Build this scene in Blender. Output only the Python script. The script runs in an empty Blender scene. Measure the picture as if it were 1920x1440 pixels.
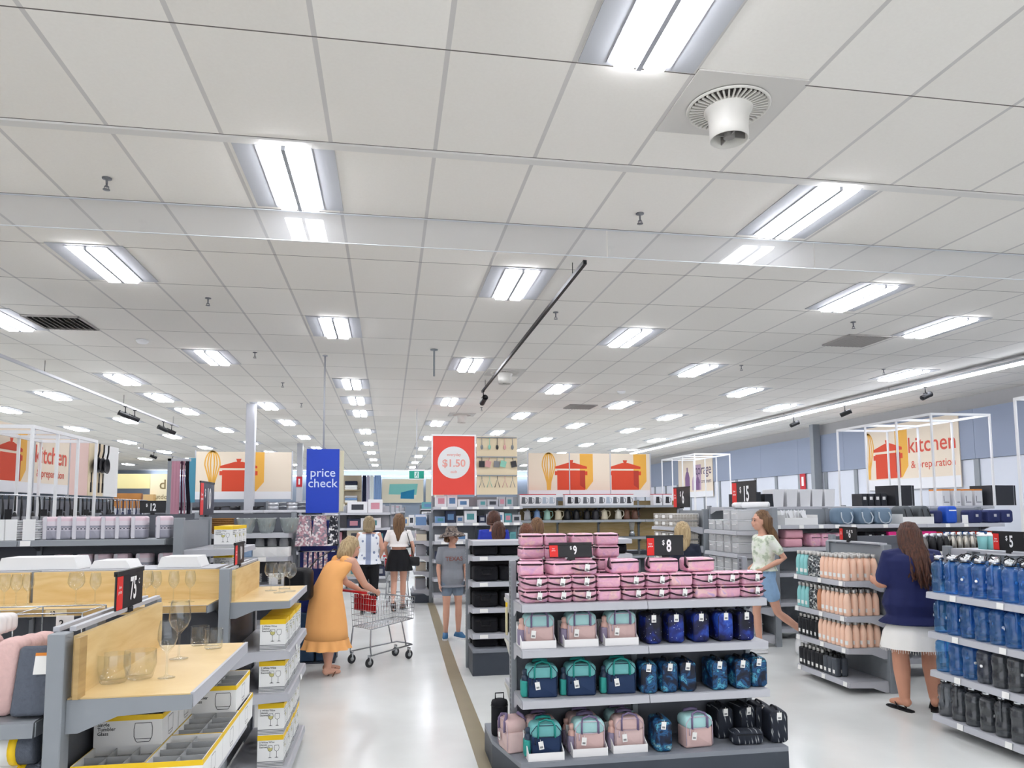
# A department-store floor: gondola shelving, stock, shoppers and a lit tile ceiling.
import bpy, bmesh, math, random
from math import sin, cos, pi, radians, sqrt
from mathutils import Vector, Matrix
SC = bpy.context.scene
COL = SC.collection
R = random.Random(11)
CAMH = 1.8
ZC = 3.92          # ceiling height

# ---------------------------------------------------------------- mesh builder
class MB:
    def __init__(s):
        s.v = []; s.f = []; s.mi = []; s.sm = []; s.T = Matrix.Identity(4)
    def add(s, vs, fs, m=0, sm=False):
        b = len(s.v)
        s.v += [tuple(s.T @ Vector(p)) for p in vs]
        for f in fs:
            s.f.append([b + i for i in f]); s.mi.append(m); s.sm.append(sm)
        return s
    def box(s, x0, x1, y0, y1, z0, z1, m=0):
        vs = [(x0,y0,z0),(x1,y0,z0),(x1,y1,z0),(x0,y1,z0),(x0,y0,z1),(x1,y0,z1),(x1,y1,z1),(x0,y1,z1)]
        return s.add(vs, [(0,3,2,1),(4,5,6,7),(0,1,5,4),(1,2,6,5),(2,3,7,6),(3,0,4,7)], m)
    def cbox(s, x0, x1, y0, y1, z0, z1, c=.004, m=0):      # box with chamfered vertical and top edges
        def ring(i, z):
            return [(x0+i+c,y0+i,z),(x1-i-c,y0+i,z),(x1-i,y0+i+c,z),(x1-i,y1-i-c,z),(x1-i-c,y1-i,z),(x0+i+c,y1-i,z),(x0+i,y1-i-c,z),(x0+i,y0+i+c,z)]
        return s.loft([ring(c*.7,z0), ring(0,z0+c), ring(0,z1-c), ring(c*.7,z1)], m=m)
    def quad(s, a, b, c, d, m=0): return s.add([a,b,c,d], [(0,1,2,3)], m)
    def poly(s, pts, m=0): return s.add(pts, [tuple(range(len(pts)))], m)
    def prism(s, pts, ax, lo, hi, m=0):                    # pts 2-D, extruded along axis ax
        def P(p, h):
            return {'x':(h,p[0],p[1]),'y':(p[0],h,p[1]),'z':(p[0],p[1],h)}[ax]
        n = len(pts); vs = [P(p,lo) for p in pts] + [P(p,hi) for p in pts]
        fs = [tuple(range(n-1,-1,-1)), tuple(range(n,2*n))] + [(i,(i+1)%n,n+(i+1)%n,n+i) for i in range(n)]
        return s.add(vs, fs, m)
    def loft(s, secs, m=0, sm=False, cap=True, closed=True):
        n = len(secs[0]); vs = [p for q in secs for p in q]; fs = []
        for k in range(len(secs)-1):
            for i in range(n if closed else n-1):
                j = (i+1) % n
                fs.append((k*n+i, k*n+j, (k+1)*n+j, (k+1)*n+i))
        if cap:
            fs.append(tuple(range(n-1,-1,-1))); b = (len(secs)-1)*n
            fs.append(tuple(range(b, b+n)))
        return s.add(vs, fs, m, sm)
    def lathe(s, prof, seg=16, m=0, sm=True, c=(0,0,0), cap=True):
        secs = [[(c[0]+max(r,1e-4)*cos(2*pi*i/seg), c[1]+max(r,1e-4)*sin(2*pi*i/seg), c[2]+z) for i in range(seg)] for r, z in prof]
        return s.loft(secs, m, sm, cap)
    def tube(s, pts, r, seg=6, m=0, closed=False, sm=True, flat=1.0):
        pts = [Vector(p) for p in pts]; n = len(pts); secs = []
        rr = r if isinstance(r, (list, tuple)) else [r]*n
        up = None
        for i, p in enumerate(pts):
            a = pts[(i-1) % n] if (closed or i > 0) else p
            b = pts[(i+1) % n] if (closed or i < n-1) else p
            t = (b-a).normalized() if (b-a).length > 1e-9 else Vector((0,0,1))
            if up is None:
                up = Vector((0,0,1)) if abs(t.z) < .9 else Vector((1,0,0))
            u = (up - t*up.dot(t))
            u = u.normalized() if u.length > 1e-6 else t.orthogonal().normalized()
            w = t.cross(u); up = u
            secs.append([tuple(p + u*(rr[i]*cos(2*pi*k/seg)*flat) + w*(rr[i]*sin(2*pi*k/seg))) for k in range(seg)])
        if closed: secs.append(secs[0])
        return s.loft(secs, m, sm, cap=not closed)
    def rbox(s, w, d, h, r=.02, e=.02, m=0, c=(0,0,0), n=4, bulge=0.0, sm=True):
        # soft box: rounded rectangle in xz lofted along y, c = centre of the base
        def rr(w, h, r):
            o = []
            for cx, cz, a0 in ((w/2-r,h-r,0),(-w/2+r,h-r,90),(-w/2+r,r,180),(w/2-r,r,270)):
                for k in range(n+1):
                    a = radians(a0+90*k/n); o.append((cx+r*cos(a), cz+r*sin(a)))
            return o
        secs = []
        for y, ins in ((-d/2,e),(-d/2+e*.3,e*.3),(-d/2+e,0),(0,-bulge),(d/2-e,0),(d/2-e*.3,e*.3),(d/2,e)):
            q = rr(w-2*ins, h-2*max(ins,0), max(.002, r-ins*.6))
            secs.append([(c[0]+x, c[1]+y, c[2]+z+max(ins,0)) for x, z in q])
        secs = [list(reversed(q)) for q in secs]
        return s.loft(secs, m, sm)
    def ellipsoid(s, c, rx, ry, rz, seg=14, ring=9, m=0):
        secs = []
        for k in range(ring+1):
            a = -pi/2 + pi*k/ring
            secs.append([(c[0]+max(cos(a),1e-3)*rx*cos(2*pi*i/seg), c[1]+max(cos(a),1e-3)*ry*sin(2*pi*i/seg), c[2]+rz*sin(a)) for i in range(seg)])
        return s.loft(secs, m, True)
    def mesh(s, name, *mats):
        me = bpy.data.meshes.new(name)
        me.from_pydata(s.v, [], s.f)
        for m in mats: me.materials.append(m)
        me.polygons.foreach_set('material_index', s.mi)
        me.polygons.foreach_set('use_smooth', s.sm)
        me.update()
        return me

def BX(name, mat, *a, c=0):
    b = MB()
    for q in ([a] if not isinstance(a[0], (list, tuple)) else a):
        (b.cbox(*q, c=c) if c else b.box(*q))
    return b.mesh(name, mat)

# ---------------------------------------------------------------- objects
LABELS = {}
def obj(name, me, parent=None, loc=(0,0,0), rot=(0,0,0)):
    o = bpy.data.objects.new(name, me); COL.objects.link(o)
    o.location = loc; o.rotation_euler = rot
    if parent: o.parent = parent
    return o
def tag(o, label, cat, group=None):
    LABELS.setdefault(label, []).append(o.name)
    o['label'] = label; o['category'] = cat
    if group: o['group'] = group
    return o
def thing(name, label, cat, loc=(0,0,0), rot=(0,0,0), group=None):
    o = obj(name, None, None, loc, rot if isinstance(rot, (tuple, list)) else (0,0,rot))
    o.empty_display_size = .05
    return tag(o, label, cat, group)
def build(kind, parts, label, cat, loc, rot=0, group=None):
    """parts: list of (part_name, mesh[, children[, label[, local loc[, local rot]]]]); one nameless part = a one-mesh thing"""
    if len(parts) == 1 and parts[0][0] is None:
        o = obj(kind, parts[0][1], None, loc, rot if isinstance(rot, (tuple, list)) else (0,0,rot))
        return tag(o, label, cat, group)
    t = thing(kind, label, cat, loc, rot, group)
    for p in parts: add_part(t, p)
    return t
def add_part(t, p):
    o = obj(p[0], p[1], t, p[4] if len(p) > 4 else (0,0,0), p[5] if len(p) > 5 else (0,0,0))
    if len(p) > 2 and p[2]:
        for q in p[2]: add_part(o, q)
    if len(p) > 3 and p[3]: o['label'] = p[3]
    return o
def struct(name, me, loc=(0,0,0), rot=(0,0,0), parent=None):
    o = obj(name, me, parent, loc, rot)
    if not parent: o['kind'] = 'structure'
    return o
_ORD = 'zeroth first second third fourth fifth sixth seventh eighth ninth tenth eleventh twelfth thirteenth fourteenth fifteenth sixteenth seventeenth eighteenth nineteenth'.split()
def od(i):
    if i < 20: return _ORD[i]
    t = {2:'twent',3:'thirt',4:'fort',5:'fift',6:'sixt'}[i//10]
    return t+'ieth' if i % 10 == 0 else t+'y-'+_ORD[i % 10]

# ---------------------------------------------------------------- materials
def lin(h):
    if not isinstance(h, str): return tuple(h)
    h = h.lstrip('#'); c = [int(h[i:i+2],16)/255 for i in (0,2,4)]
    return tuple(x/12.92 if x <= .04045 else ((x+.055)/1.055)**2.4 for x in c)
_M = {}
def mat(name, col='#808080', rough=.5, metal=0, emit=0, alpha=1, trans=0, ior=1.45, var=0, vscale=6, bump=0, spec=.5, coat=0):
    if name in _M: return _M[name]
    m = bpy.data.materials.new(name); m.use_nodes = True; _M[name] = m
    nt = m.node_tree; b = nt.nodes['Principled BSDF']; c = lin(col)
    b.inputs['Base Color'].default_value = (*c,1); b.inputs['Roughness'].default_value = rough
    b.inputs['Metallic'].default_value = metal; b.inputs['Specular IOR Level'].default_value = spec
    b.inputs['Transmission Weight'].default_value = trans; b.inputs['IOR'].default_value = ior
    b.inputs['Coat Weight'].default_value = coat
    if emit:
        b.inputs['Emission Color'].default_value = (*c,1); b.inputs['Emission Strength'].default_value = emit
    b.inputs['Alpha'].default_value = alpha
    if var or bump:
        tc = nt.nodes.new('ShaderNodeTexCoord'); nz = nt.nodes.new('ShaderNodeTexNoise')
        nz.inputs['Scale'].default_value = vscale; nz.inputs['Detail'].default_value = 4
        nt.links.new(tc.outputs['Object'], nz.inputs['Vector'])
        if var:
            mx = nt.nodes.new('ShaderNodeMix'); mx.data_type = 'RGBA'
            mx.inputs['A'].default_value = (*[x*(1-var) for x in c],1); mx.inputs['B'].default_value = (*[min(1,x*(1+var)) for x in c],1)
            nt.links.new(nz.outputs['Fac'], mx.inputs['Factor']); nt.links.new(mx.outputs['Result'], b.inputs['Base Color'])
        if bump:
            bp = nt.nodes.new('ShaderNodeBump'); bp.inputs['Strength'].default_value = bump; bp.inputs['Distance'].default_value = .01
            nt.links.new(nz.outputs['Fac'], bp.inputs['Height']); nt.links.new(bp.outputs['Normal'], b.inputs['Normal'])
    return m
class NT:                                                   # small node-tree helper
    def __init__(s, name, **k):
        s.m = mat(name, **k); s.t = s.m.node_tree; s.b = s.t.nodes['Principled BSDF']
    def n(s, typ, **k):
        q = s.t.nodes.new('ShaderNode'+typ)
        for a, v in k.items(): setattr(q, a, v)
        return q
    def l(s, a, b): s.t.links.new(a, b)
    def val(s, op, a, b=None):
        q = s.n('Math', operation=op)
        for i, x in enumerate((a, b)):
            if x is None: continue
            if isinstance(x, (int, float)): q.inputs[i].default_value = x
            else: s.l(x, q.inputs[i])
        return q.outputs[0]
    def ramp(s, fac, stops, interp='LINEAR'):
        q = s.n('ValToRGB'); e = q.color_ramp.elements; q.color_ramp.interpolation = interp
        while len(e) < len(stops): e.new(.5)
        for i, (p, c) in enumerate(stops): e[i].position = p; e[i].color = (*lin(c),1)
        s.l(fac, q.inputs[0]); return q.outputs[0]
    def coords(s, random=True, scale=(1,1,1)):
        tc = s.n('TexCoord'); v = tc.outputs['Object']
        mp = s.n('Mapping'); mp.inputs['Scale'].default_value = scale; s.l(v, mp.inputs['Vector'])
        if random:
            oi = s.n('ObjectInfo'); q = s.n('VectorMath', operation='SCALE'); q.inputs[0].default_value = (9,5,7)
            s.l(oi.outputs['Random'], q.inputs['Scale']); s.l(q.outputs[0], mp.inputs['Location'])
        return mp.outputs[0]
    def base(s, c): s.l(c, s.b.inputs['Base Color'])

def wood_mat(name, a, b, sc=(2,22,22), rough=.45):
    k = NT(name, rough=rough); v = k.coords(False, sc)
    nz = k.n('TexNoise'); nz.inputs['Scale'].default_value = 1.6; nz.inputs['Detail'].default_value = 5; nz.inputs['Distortion'].default_value = .6
    k.l(v, nz.inputs['Vector']); k.base(k.ramp(nz.outputs['Fac'], [(.3,a),(.7,b)])); return k.m
def thin_glass(name, col=(1,1,1), tint=.9, rough=.03, diffuse=0.0, refl=1.0):
    # thin clear sheet: see-through, with a fresnel reflection and optional haze
    m = bpy.data.materials.new(name); m.use_nodes = True; nt = m.node_tree; nt.nodes.clear(); _M[name] = m
    N = lambda t: nt.nodes.new('ShaderNode'+t)
    out = N('OutputMaterial'); tr = N('BsdfTransparent'); gl = N('BsdfGlossy'); df = N('BsdfDiffuse'); m1 = N('MixShader'); m2 = N('MixShader'); fr = N('LayerWeight')
    tr.inputs['Color'].default_value = (*[c*tint for c in col],1); gl.inputs['Roughness'].default_value = rough
    df.inputs['Color'].default_value = (*col,1); m1.inputs[0].default_value = diffuse; fr.inputs['Blend'].default_value = .5
    pw = N('Math'); pw.operation = 'POWER'; pw.inputs[1].default_value = 3.5; mm = N('Math'); mm.operation = 'MULTIPLY_ADD'; mm.use_clamp = True; mm.inputs[1].default_value = .55*refl; mm.inputs[2].default_value = .035*refl
    L = nt.links.new
    L(tr.outputs[0], m1.inputs[1]); L(df.outputs[0], m1.inputs[2]); L(fr.outputs['Facing'], pw.inputs[0]); L(pw.outputs[0], mm.inputs[0]); L(mm.outputs[0], m2.inputs[0])
    L(m1.outputs[0], m2.inputs[1]); L(gl.outputs[0], m2.inputs[2]); L(m2.outputs[0], out.inputs['Surface'])
    return m

# ---------------------------------------------------------------- lettering (built before the scene fills up)
_TX = {}
def text_mesh(s, size, m, bold=0.0, sx=1.0, align='CENTER', line=1.0, spacing=1.0):
    """letters standing in the xz plane, facing -y, centred on the origin"""
    key = (s,size,m.name,bold,sx,align,line,spacing)
    if key in _TX: return _TX[key]
    cu = bpy.data.curves.new('lettering','FONT'); cu.body = s; cu.size = size; cu.align_x = align; cu.align_y = 'CENTER'
    cu.offset = bold; cu.resolution_u = 3; cu.space_line = line; cu.space_character = spacing; cu.fill_mode = 'FRONT'
    o = bpy.data.objects.new('lettering', cu); COL.objects.link(o)
    dg = bpy.context.evaluated_depsgraph_get(); dg.update()
    me = bpy.data.meshes.new_from_object(o.evaluated_get(dg))
    bpy.data.objects.remove(o); bpy.data.curves.remove(cu)
    me.transform(Matrix.Rotation(pi/2,4,'X') @ Matrix.Diagonal((sx,1,1,1)))
    me.materials.clear(); me.materials.append(m); me.name = 'lettering'
    _TX[key] = me
    return me
def join_meshes(name, items):
    """items: (mesh, matrix); one mesh with all their materials"""
    v=[]; f=[]; mi=[]; sm=[]; mats=[]
    for me, T in items:
        b=len(v); mp=[]
        for m in me.materials:
            if m not in mats: mats.append(m)
            mp.append(mats.index(m))
        v += [tuple(T @ x.co) for x in me.vertices]
        for p in me.polygons:
            f.append([b+i for i in p.vertices]); mi.append(mp[p.material_index] if mp else 0); sm.append(p.use_smooth)
    q = bpy.data.meshes.new(name); q.from_pydata(v,[],f)
    for m in mats: q.materials.append(m)
    q.polygons.foreach_set('material_index', mi); q.polygons.foreach_set('use_smooth', sm); q.update()
    return q
TR = lambda x=0,y=0,z=0: Matrix.Translation((x,y,z))
RZ = lambda a: Matrix.Rotation(a,4,'Z')
def voxel(me, size, smooth=4, fac=.5):
    """fuse overlapping shells into one skin"""
    o = bpy.data.objects.new('skin', me); COL.objects.link(o)
    q = o.modifiers.new('r','REMESH'); q.mode = 'VOXEL'; q.voxel_size = size; q.use_smooth_shade = True
    if smooth:
        s = o.modifiers.new('s','SMOOTH'); s.factor = fac; s.iterations = smooth
    dg = bpy.context.evaluated_depsgraph_get(); dg.update()
    r = bpy.data.meshes.new_from_object(o.evaluated_get(dg))
    mats = list(me.materials)
    bpy.data.objects.remove(o)
    if not len(r.materials):
        for m in mats: r.materials.append(m)
    return r
LAMP = 13.5
# ---------------------------------------------------------------- shared materials
steel   = mat('grey_powdercoat', '#8d9297', .45, var=.05)
steel_l = mat('pale_grey_shelf', '#b9bac0', .4, var=.04)
steel_d = mat('dark_grey_panel', '#5d6067', .5, var=.05)
slate   = mat('slate_base', '#3c424c', .5, var=.06)
white   = mat('white_card', '#ececea', .6)
white_g = mat('white_gloss', '#f1f1f2', .3)
black   = mat('black_plastic', '#111114', .45)
blackf  = mat('black_fabric', '#0c0d15', .85, var=.3, vscale=20, bump=.2)
chrome  = mat('chrome', '#c9ccd0', .22, 1)
capsil  = mat('brushed_cap', '#b9b7b3', .38, .75)
red     = mat('price_red', '#e0251f', .5)
sign_k  = mat('sign_black', '#15161a', .35)
letter  = mat('white_letter', '#f7f7f7', .5)
ink     = mat('black_ink', '#222426', .6)
yellow  = mat('yellow_band', '#f2c711', .5)
maple   = wood_mat('maple', '#dcb978', '#ecd097', (2,2,14))
maple_e = wood_mat('maple_edge', '#a98a55', '#bd9c66', (3,3,20))
clear   = thin_glass('clear_glass', (.98,.99,.99), .985, .02, .0, 1.25)
plastic = thin_glass('clear_plastic', (.93,.95,.97), .86, .08, .22, .9)
tagw    = mat('swing_tag', '#f3f2ee', .7)
frame_w = mat('white_tube', '#e6e6e6', .35)
tube_e  = mat('lamp_tube_glow', '#f6f8ff', .5, emit=LAMP)
led_e   = mat('led_strip_glow', '#eef3ff', .5, emit=9)
# ---------------------------------------------------------------- the setting
def room():
    k = NT('floor_vinyl', rough=.2, spec=.5); v = k.coords(False)
    nz = k.n('TexNoise'); nz.inputs['Scale'].default_value = .9; nz.inputs['Detail'].default_value = 8; k.l(v, nz.inputs['Vector'])
    k.base(k.ramp(nz.outputs['Fac'], [(.3,'#d9dad6'),(.7,'#eceeea')]))
    n2 = k.n('TexNoise'); n2.inputs['Scale'].default_value = 7; k.l(v, n2.inputs['Vector'])
    bp = k.n('Bump'); bp.inputs['Strength'].default_value = .02; bp.inputs['Distance'].default_value = .02
    k.l(n2.outputs['Fac'], bp.inputs['Height']); k.l(bp.outputs['Normal'], k.b.inputs['Normal'])
    struct('floor', BX('floor', k.m, -20,11.2,-6,40.2,-.1,0))
    # tan strip set along the aisle
    b = MB(); b.prism([(.615,2.5),(.755,2.5),(.80,8.3),(.925,15.5),(.785,15.5),(.665,8.3)], 'z', .0005, .004)
    struct('trim_1', b.mesh('trim_1', mat('tan_strip', '#8d8166', .35, var=.08)))
    # ceiling: mineral tiles in a tee grid
    k = NT('ceiling_tile', rough=.9, spec=.1)
    tc = k.n('TexCoord'); sp = k.n('SeparateXYZ'); k.l(tc.outputs['Object'], sp.inputs[0])
    x, y = sp.outputs[0], sp.outputs[1]
    yy = k.val('SUBTRACT', y, k.val('MULTIPLY', k.val('GREATER_THAN', y, 4.19), .066))
    cx = k.val('DIVIDE', k.val('ADD', x, 1.5447+12), .6); cy = k.val('DIVIDE', k.val('SUBTRACT', yy, 3.2017-9.555), .9555)
    def line(c, w):
        f = k.val('FRACT', c); d = k.val('ABSOLUTE', k.val('SUBTRACT', f, .5))
        return k.val('GREATER_THAN', d, .5-w)
    lx, ly = line(cx, .02), line(cy, .0045)
    wn = k.n('TexWhiteNoise', noise_dimensions='2D'); cb = k.n('CombineXYZ')
    k.l(k.val('FLOOR', cx), cb.inputs[0]); k.l(k.val('FLOOR', cy), cb.inputs[1]); k.l(cb.outputs[0], wn.inputs['Vector'])
    nz = k.n('TexNoise'); nz.inputs['Scale'].default_value = 60; k.l(tc.outputs['Object'], nz.inputs['Vector'])
    tint = k.val('ADD', k.val('MULTIPLY', wn.outputs['Value'], .07), k.val('MULTIPLY', nz.outputs['Fac'], .06))
    base = k.ramp(tint, [(0,'#e9e5de'),(.13,'#f5f2ec')])
    m1 = k.n('Mix', data_type='RGBA'); k.l(lx, m1.inputs['Factor']); k.l(base, m1.inputs['A']); m1.inputs['B'].default_value = (*lin('#cfccc9'),1)
    m2 = k.n('Mix', data_type='RGBA'); k.l(ly, m2.inputs['Factor']); k.l(m1.outputs['Result'], m2.inputs['A']); m2.inputs['B'].default_value = (*lin('#6f6a66'),1)
    k.base(m2.outputs['Result'])
    struct('ceiling', BX('ceiling', k.m, -20,11.2,-6,40.2,ZC,ZC+.1))
    struct('trim_2', BX('trim_2', mat('ceiling_strip', '#dcdad6', .6), -20,10.9,4.16,4.226,ZC-.012,ZC-.0005))
    # clear smoke baffle hung under the ceiling
    gl = thin_glass('smoke_baffle_glass', (.97,.98,1), .93, .02, .10, 1.6)
    b = MB(); bt = MB()
    for x0, x1 in ((-20,1.62),(1.63,3.34),(3.35,10.9)): b.quad((x0,5.19,ZC-.215),(x1,5.19,ZC-.215),(x1,5.19,ZC-.001),(x0,5.19,ZC-.001))
    bt.box(-20,10.9,5.185,5.195,ZC-.219,ZC-.215); bt.box(-20,10.9,5.183,5.197,ZC-.006,ZC-.0005)
    t = thing('smoke_baffle', 'long clear glass smoke baffle hanging across the ceiling', 'baffle', (0,0,0))
    obj('glass_sheet', b.mesh('glass_sheet', gl), t); obj('edge_trim', bt.mesh('edge_trim', mat('baffle_edge','#d9dde2',.4)), t)
    # right wall: blue-grey fascia above white panels between grey studs
    wl = mat('wall_paint', '#b4b3b3', .8, var=.03); blue = mat('wall_fascia', '#8d97ab', .55, var=.05, vscale=.6); wp = mat('wall_white_panel', '#d9dde6', .6)
    struct('wall_right', BX('wall_right', wl, 10.95,11.15,-6,40.2,0,ZC))
    b = MB()
    y = 6.0
    while y < 38:
        b.box(10.86,10.949,y+.003,y+1.997,2.70,3.64); y += 2.0
    struct('trim_3', b.mesh('trim_3', blue))
    b = MB(); y = 6.0
    while y < 38:
        b.box(10.90,10.949,y+.06,y+1.14,.05,2.695); y += 1.2
    struct('trim_4', b.mesh('trim_4', wp))
    b = MB(); y = 6.0
    while y < 38:
        b.box(10.87,10.949,y-.06,y+.059,.05,2.695); y += 1.2
    struct('trim_5', b.mesh('trim_5', steel))
    struct('wall_left', BX('wall_left', wl, -20.2,-20,-6,40.2,0,ZC))
    struct('wall_back', BX('wall_back', mat('back_wall_paint','#97a3b3',.7,var=.03), -20,10.95,40,40.2,0,ZC))
    struct('trim_6', BX('trim_6', led_e, -12,8,39.7,39.76,3.62,3.66))
    struct('baseboard_right', BX('baseboard_right', slate, 10.93,10.95,-6,40,0,.05))
    # steel columns
    for x, y, n in ((-2.69,15.0,'near'),(-2.75,23.7,'far')):
        c = MB(); c.cbox(-.085,.085,-.085,.085,0,ZC-.001,.006)
        t = thing('steel_column', f'square pale grey steel column rising to the ceiling, {"before the big pot banner" if n=="near" else "bearing a small red extinguisher sign"}', 'column', (x,y,0))
        obj('column_shaft', c.mesh('column_shaft', steel_l), t)
        if n == 'far':
            obj('extinguisher_sign', BX('extinguisher_sign', mat('sign_red','#c21f2c',.5), -.09,.09,-.11,-.09,2.55,2.87), t)
            obj('extinguisher_mark', BX('extinguisher_mark', letter, -.025,.025,-.113,-.111,2.62,2.8), t)
    c = MB(); c.cbox(-.1,.1,-.08,.08,0,ZC-.001,.006)
    t = thing('wall_column', 'grey steel post standing against the blue fascia of the side wall', 'column', (10.75,17.0,0)); obj('column_shaft', c.mesh('column_shaft', steel), t)
    t = thing('extinguisher_sign', 'small red and white fire extinguisher sign on the white wall panel', 'sign', (10.86,17.8,2.5))
    obj('sign_face', BX('sign_face', mat('sign_red','#c21f2c',.5), -.01,0,-.13,.13,-.25,.2), t); obj('sign_mark', BX('sign_mark', letter, -.013,-.011,-.05,.05,-.12,.12), t)
    t = None

# ---------------------------------------------------------------- ceiling fittings
def fittings():
    hs = MB(); hs.box(-.29,.29,-.465,.465,-.006,0); hs.box(-.16,.16,-.44,.44,-.012,-.006); sn = MB(); sn.box(-.012,.012,-.44,.44,-.037,-.0125); snm = sn.mesh('centre_spine', mat('lamp_spine','#a9abb2',.6))
    hsm = hs.mesh('housing', mat('lamp_housing','#b4b6bb',.5)); 
    tb = MB()
    for s in (-1,1):
        pass
    def tubem(x0,x1): 
        b = MB(); b.prism([(x0,-.012),(x1,-.012),(x1-.012,-.035),(x0+.012,-.035)],'y',-.43,.43); return b.mesh('lamp_tube', tube_e)
    ta, tb2 = tubem(-.135,-.016), tubem(.016,.135)
    cols = [(-7.8,[1,4.66,8.6,12.5,16.4,19.95,23.6,27.3,31,34.8]),(-6,[2.9,6.6,10.5,14.3,18,21.7,25.4,29.1,32.8]),(-4.2,[.9,4.66,8.67,12.39,14.28,16.19,19.79,23.5,27.2,30.9,34.6]),
      (-2.4,[2.9,6.57,10.44,15.17,17.96,21.56,25.3,29,32.7,36.3]),(-.62,[1,4.66,8.52,12.35,14.22,16.09,19.79,23.4,27.1,30.8,34.5]),(1.16,[-.8,2.72,6.6,10.47,14.13,17.76,21.4,25.1,28.8,32.5,36.2]),
      (2.93,[.9,4.65,8.51,12.37,16.03,19.67,23.3,27,30.7,34.4]),(4.66,[2.8,6.53,10.4,14.13,17.82,21.5,25.2,28.9,32.6]),(6.4,[1,4.6,7.49,12.27,15.9,18.7,23.1,26.8,30.5,34.2]),(8.12,[2.8,6.5,10.33,14.08,17.67,21.29,25,28.7,32.4]),
      (-9.6,[3,6.7,10.5,14.3,16.4,20,23.7,27.4,31.1]),(-11.4,[8.6,12.5,16.3,20,23.7,27.4,31,34.7])]
    rows = ['row over the left-hand shelving' if 0 else n for n in ('ninth row left of the aisle',)]
    cols.sort(key=lambda c: c[0])
    names = {}
    for c, (x, ys) in enumerate(cols):
        for j, y in enumerate(sorted(ys)):
            t = build('ceiling_light', [('housing',hsm),('centre_spine',snm),('lamp_tube',ta),('lamp_tube',tb2)],
                f'twin-tube ceiling light, {od(j+1)} along the {od(c+1)} lengthwise row from the far left side', 'ceiling light', (x,y,ZC-.001), 0, 'twin-tube ceiling lights')
    # sprinklers
    sp = MB(); sp.lathe([(.03,0),(.03,-.006),(.008,-.008),(.006,-.05),(.012,-.052),(.012,-.058),(.004,-.06)],10); sp.lathe([(.022,-.075),(.022,-.078)],10); sp.tube([(-.012,0,-.055),(-.014,0,-.068),(0,0,-.076)],.003,4); sp.tube([(.012,0,-.055),(.014,0,-.068),(0,0,-.076)],.003,4)
    spm = sp.mesh('sprinkler_head', mat('sprinkler_metal','#77787c',.4,.6))
    near = ['left of the nearest lamps','right of the round diffuser, beyond the main strip','left of the lamp row before the left track','beside the black light track','beside the slatted vent on the right',
            'above the price check pole','right of the centre, behind the slatted vent','under the led strip light by the right wall','above the grey column','right of the price check pole','above the red sale banner']
    for (u,v), n in zip([(200,345),(1200,410),(390,566),(1042,592),(1600,610),(478,666),(1390,690),(1657,697),(530,722),(565,760),(903,767)], near):
        x,y,_ = pz(u,v,ZC-.04)
        build('fire_sprinkler', [(None,spm)], 'small metal sprinkler head in the ceiling '+n, 'sprinkler', (x,y,ZC-.001), 0, 'ceiling sprinklers')
    # round air diffuser
    def diffuser(x,y,label):
        t = thing('air_diffuser', label, 'air vent', (x,y,ZC-.001))
        obj('face_plate', BX('face_plate', mat('diffuser_plate','#d2cfca',.6), -.29,.29,-.29,.29,-.008,0), t)
        b = MB(); b.lathe([(.2,-.009),(.205,-.012),(.09,-.016),(.09,-.009)],32); obj('dark_recess', b.mesh('dark_recess', mat('vent_dark','#4c4744',.8)), t)
        b = MB()
        for i in range(44):
            a = 2*pi*i/44; b.T = Matrix.Rotation(a,4,'Z'); b.box(.10,.2,-.0045,.0045,-.026,-.016)
        b.T = Matrix.Identity(4); b.lathe([(.197,-.012),(.21,-.024),(.217,-.012)],40,cap=False)
        obj('fin_ring', b.mesh('fin_ring', mat('diffuser_white','#dedbd4',.4)), t)
        b = MB(); b.lathe([(.13,-.012),(.125,-.03),(.108,-.05),(.10,-.12),(.10,-.185),(.094,-.185),(.094,-.1),(.05,-.06)],28)
        obj('throat', b.mesh('throat', mat('diffuser_white','#dedbd4',.4)), t)
        b = MB(); b.box(-.09,.09,-.003,.003,-.17,-.08); b.box(-.003,.003,-.09,.09,-.17,-.08); b.lathe([(.03,-.09),(.03,-.175),(.025,-.175)],10)
        obj('inner_vane', b.mesh('inner_vane', mat('vent_grey','#8a8784',.5)), t)
    diffuser(1.755,3.44,'round white spigot air diffuser with radial fins beside the nearest light')
    diffuser(1.76,11.0,'round white air diffuser just beyond the black light track')
    diffuser(1.6,16.1,'round white air diffuser farthest off, above the red sale banner')
    sl = MB()
    for i in range(9): sl.prism([(-.27+i*.06,-.002),(-.235+i*.06,-.03),(-.228+i*.06,-.03),(-.262+i*.06,-.002)],'y',-.26,.26)
    sl.box(-.29,-.275,-.29,.29,-.02,0); sl.box(.275,.29,-.29,.29,-.02,0); sl.box(-.29,.29,.275,.29,-.02,0); sl.box(-.29,.29,-.29,-.275,-.02,0)
    slm = sl.mesh('slat_grille', mat('vent_slat','#a9a5a1',.5)); slb = BX('dark_recess', mat('vent_dark','#4c4744',.8), -.28,.28,-.28,.28,-.003,0)
    for x,y,n in ((-3.62,8.72,'left of the lamps above the glassware'),(5.85,8.25,'between two lamps on the right'),(3.9,14.5,'farther back on the right')):
        build('return_air_grille', [('slat_grille',slm),('dark_recess',slb)], 'square slatted air grille in the ceiling '+n, 'air vent', (x,y,ZC-.001))
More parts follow.
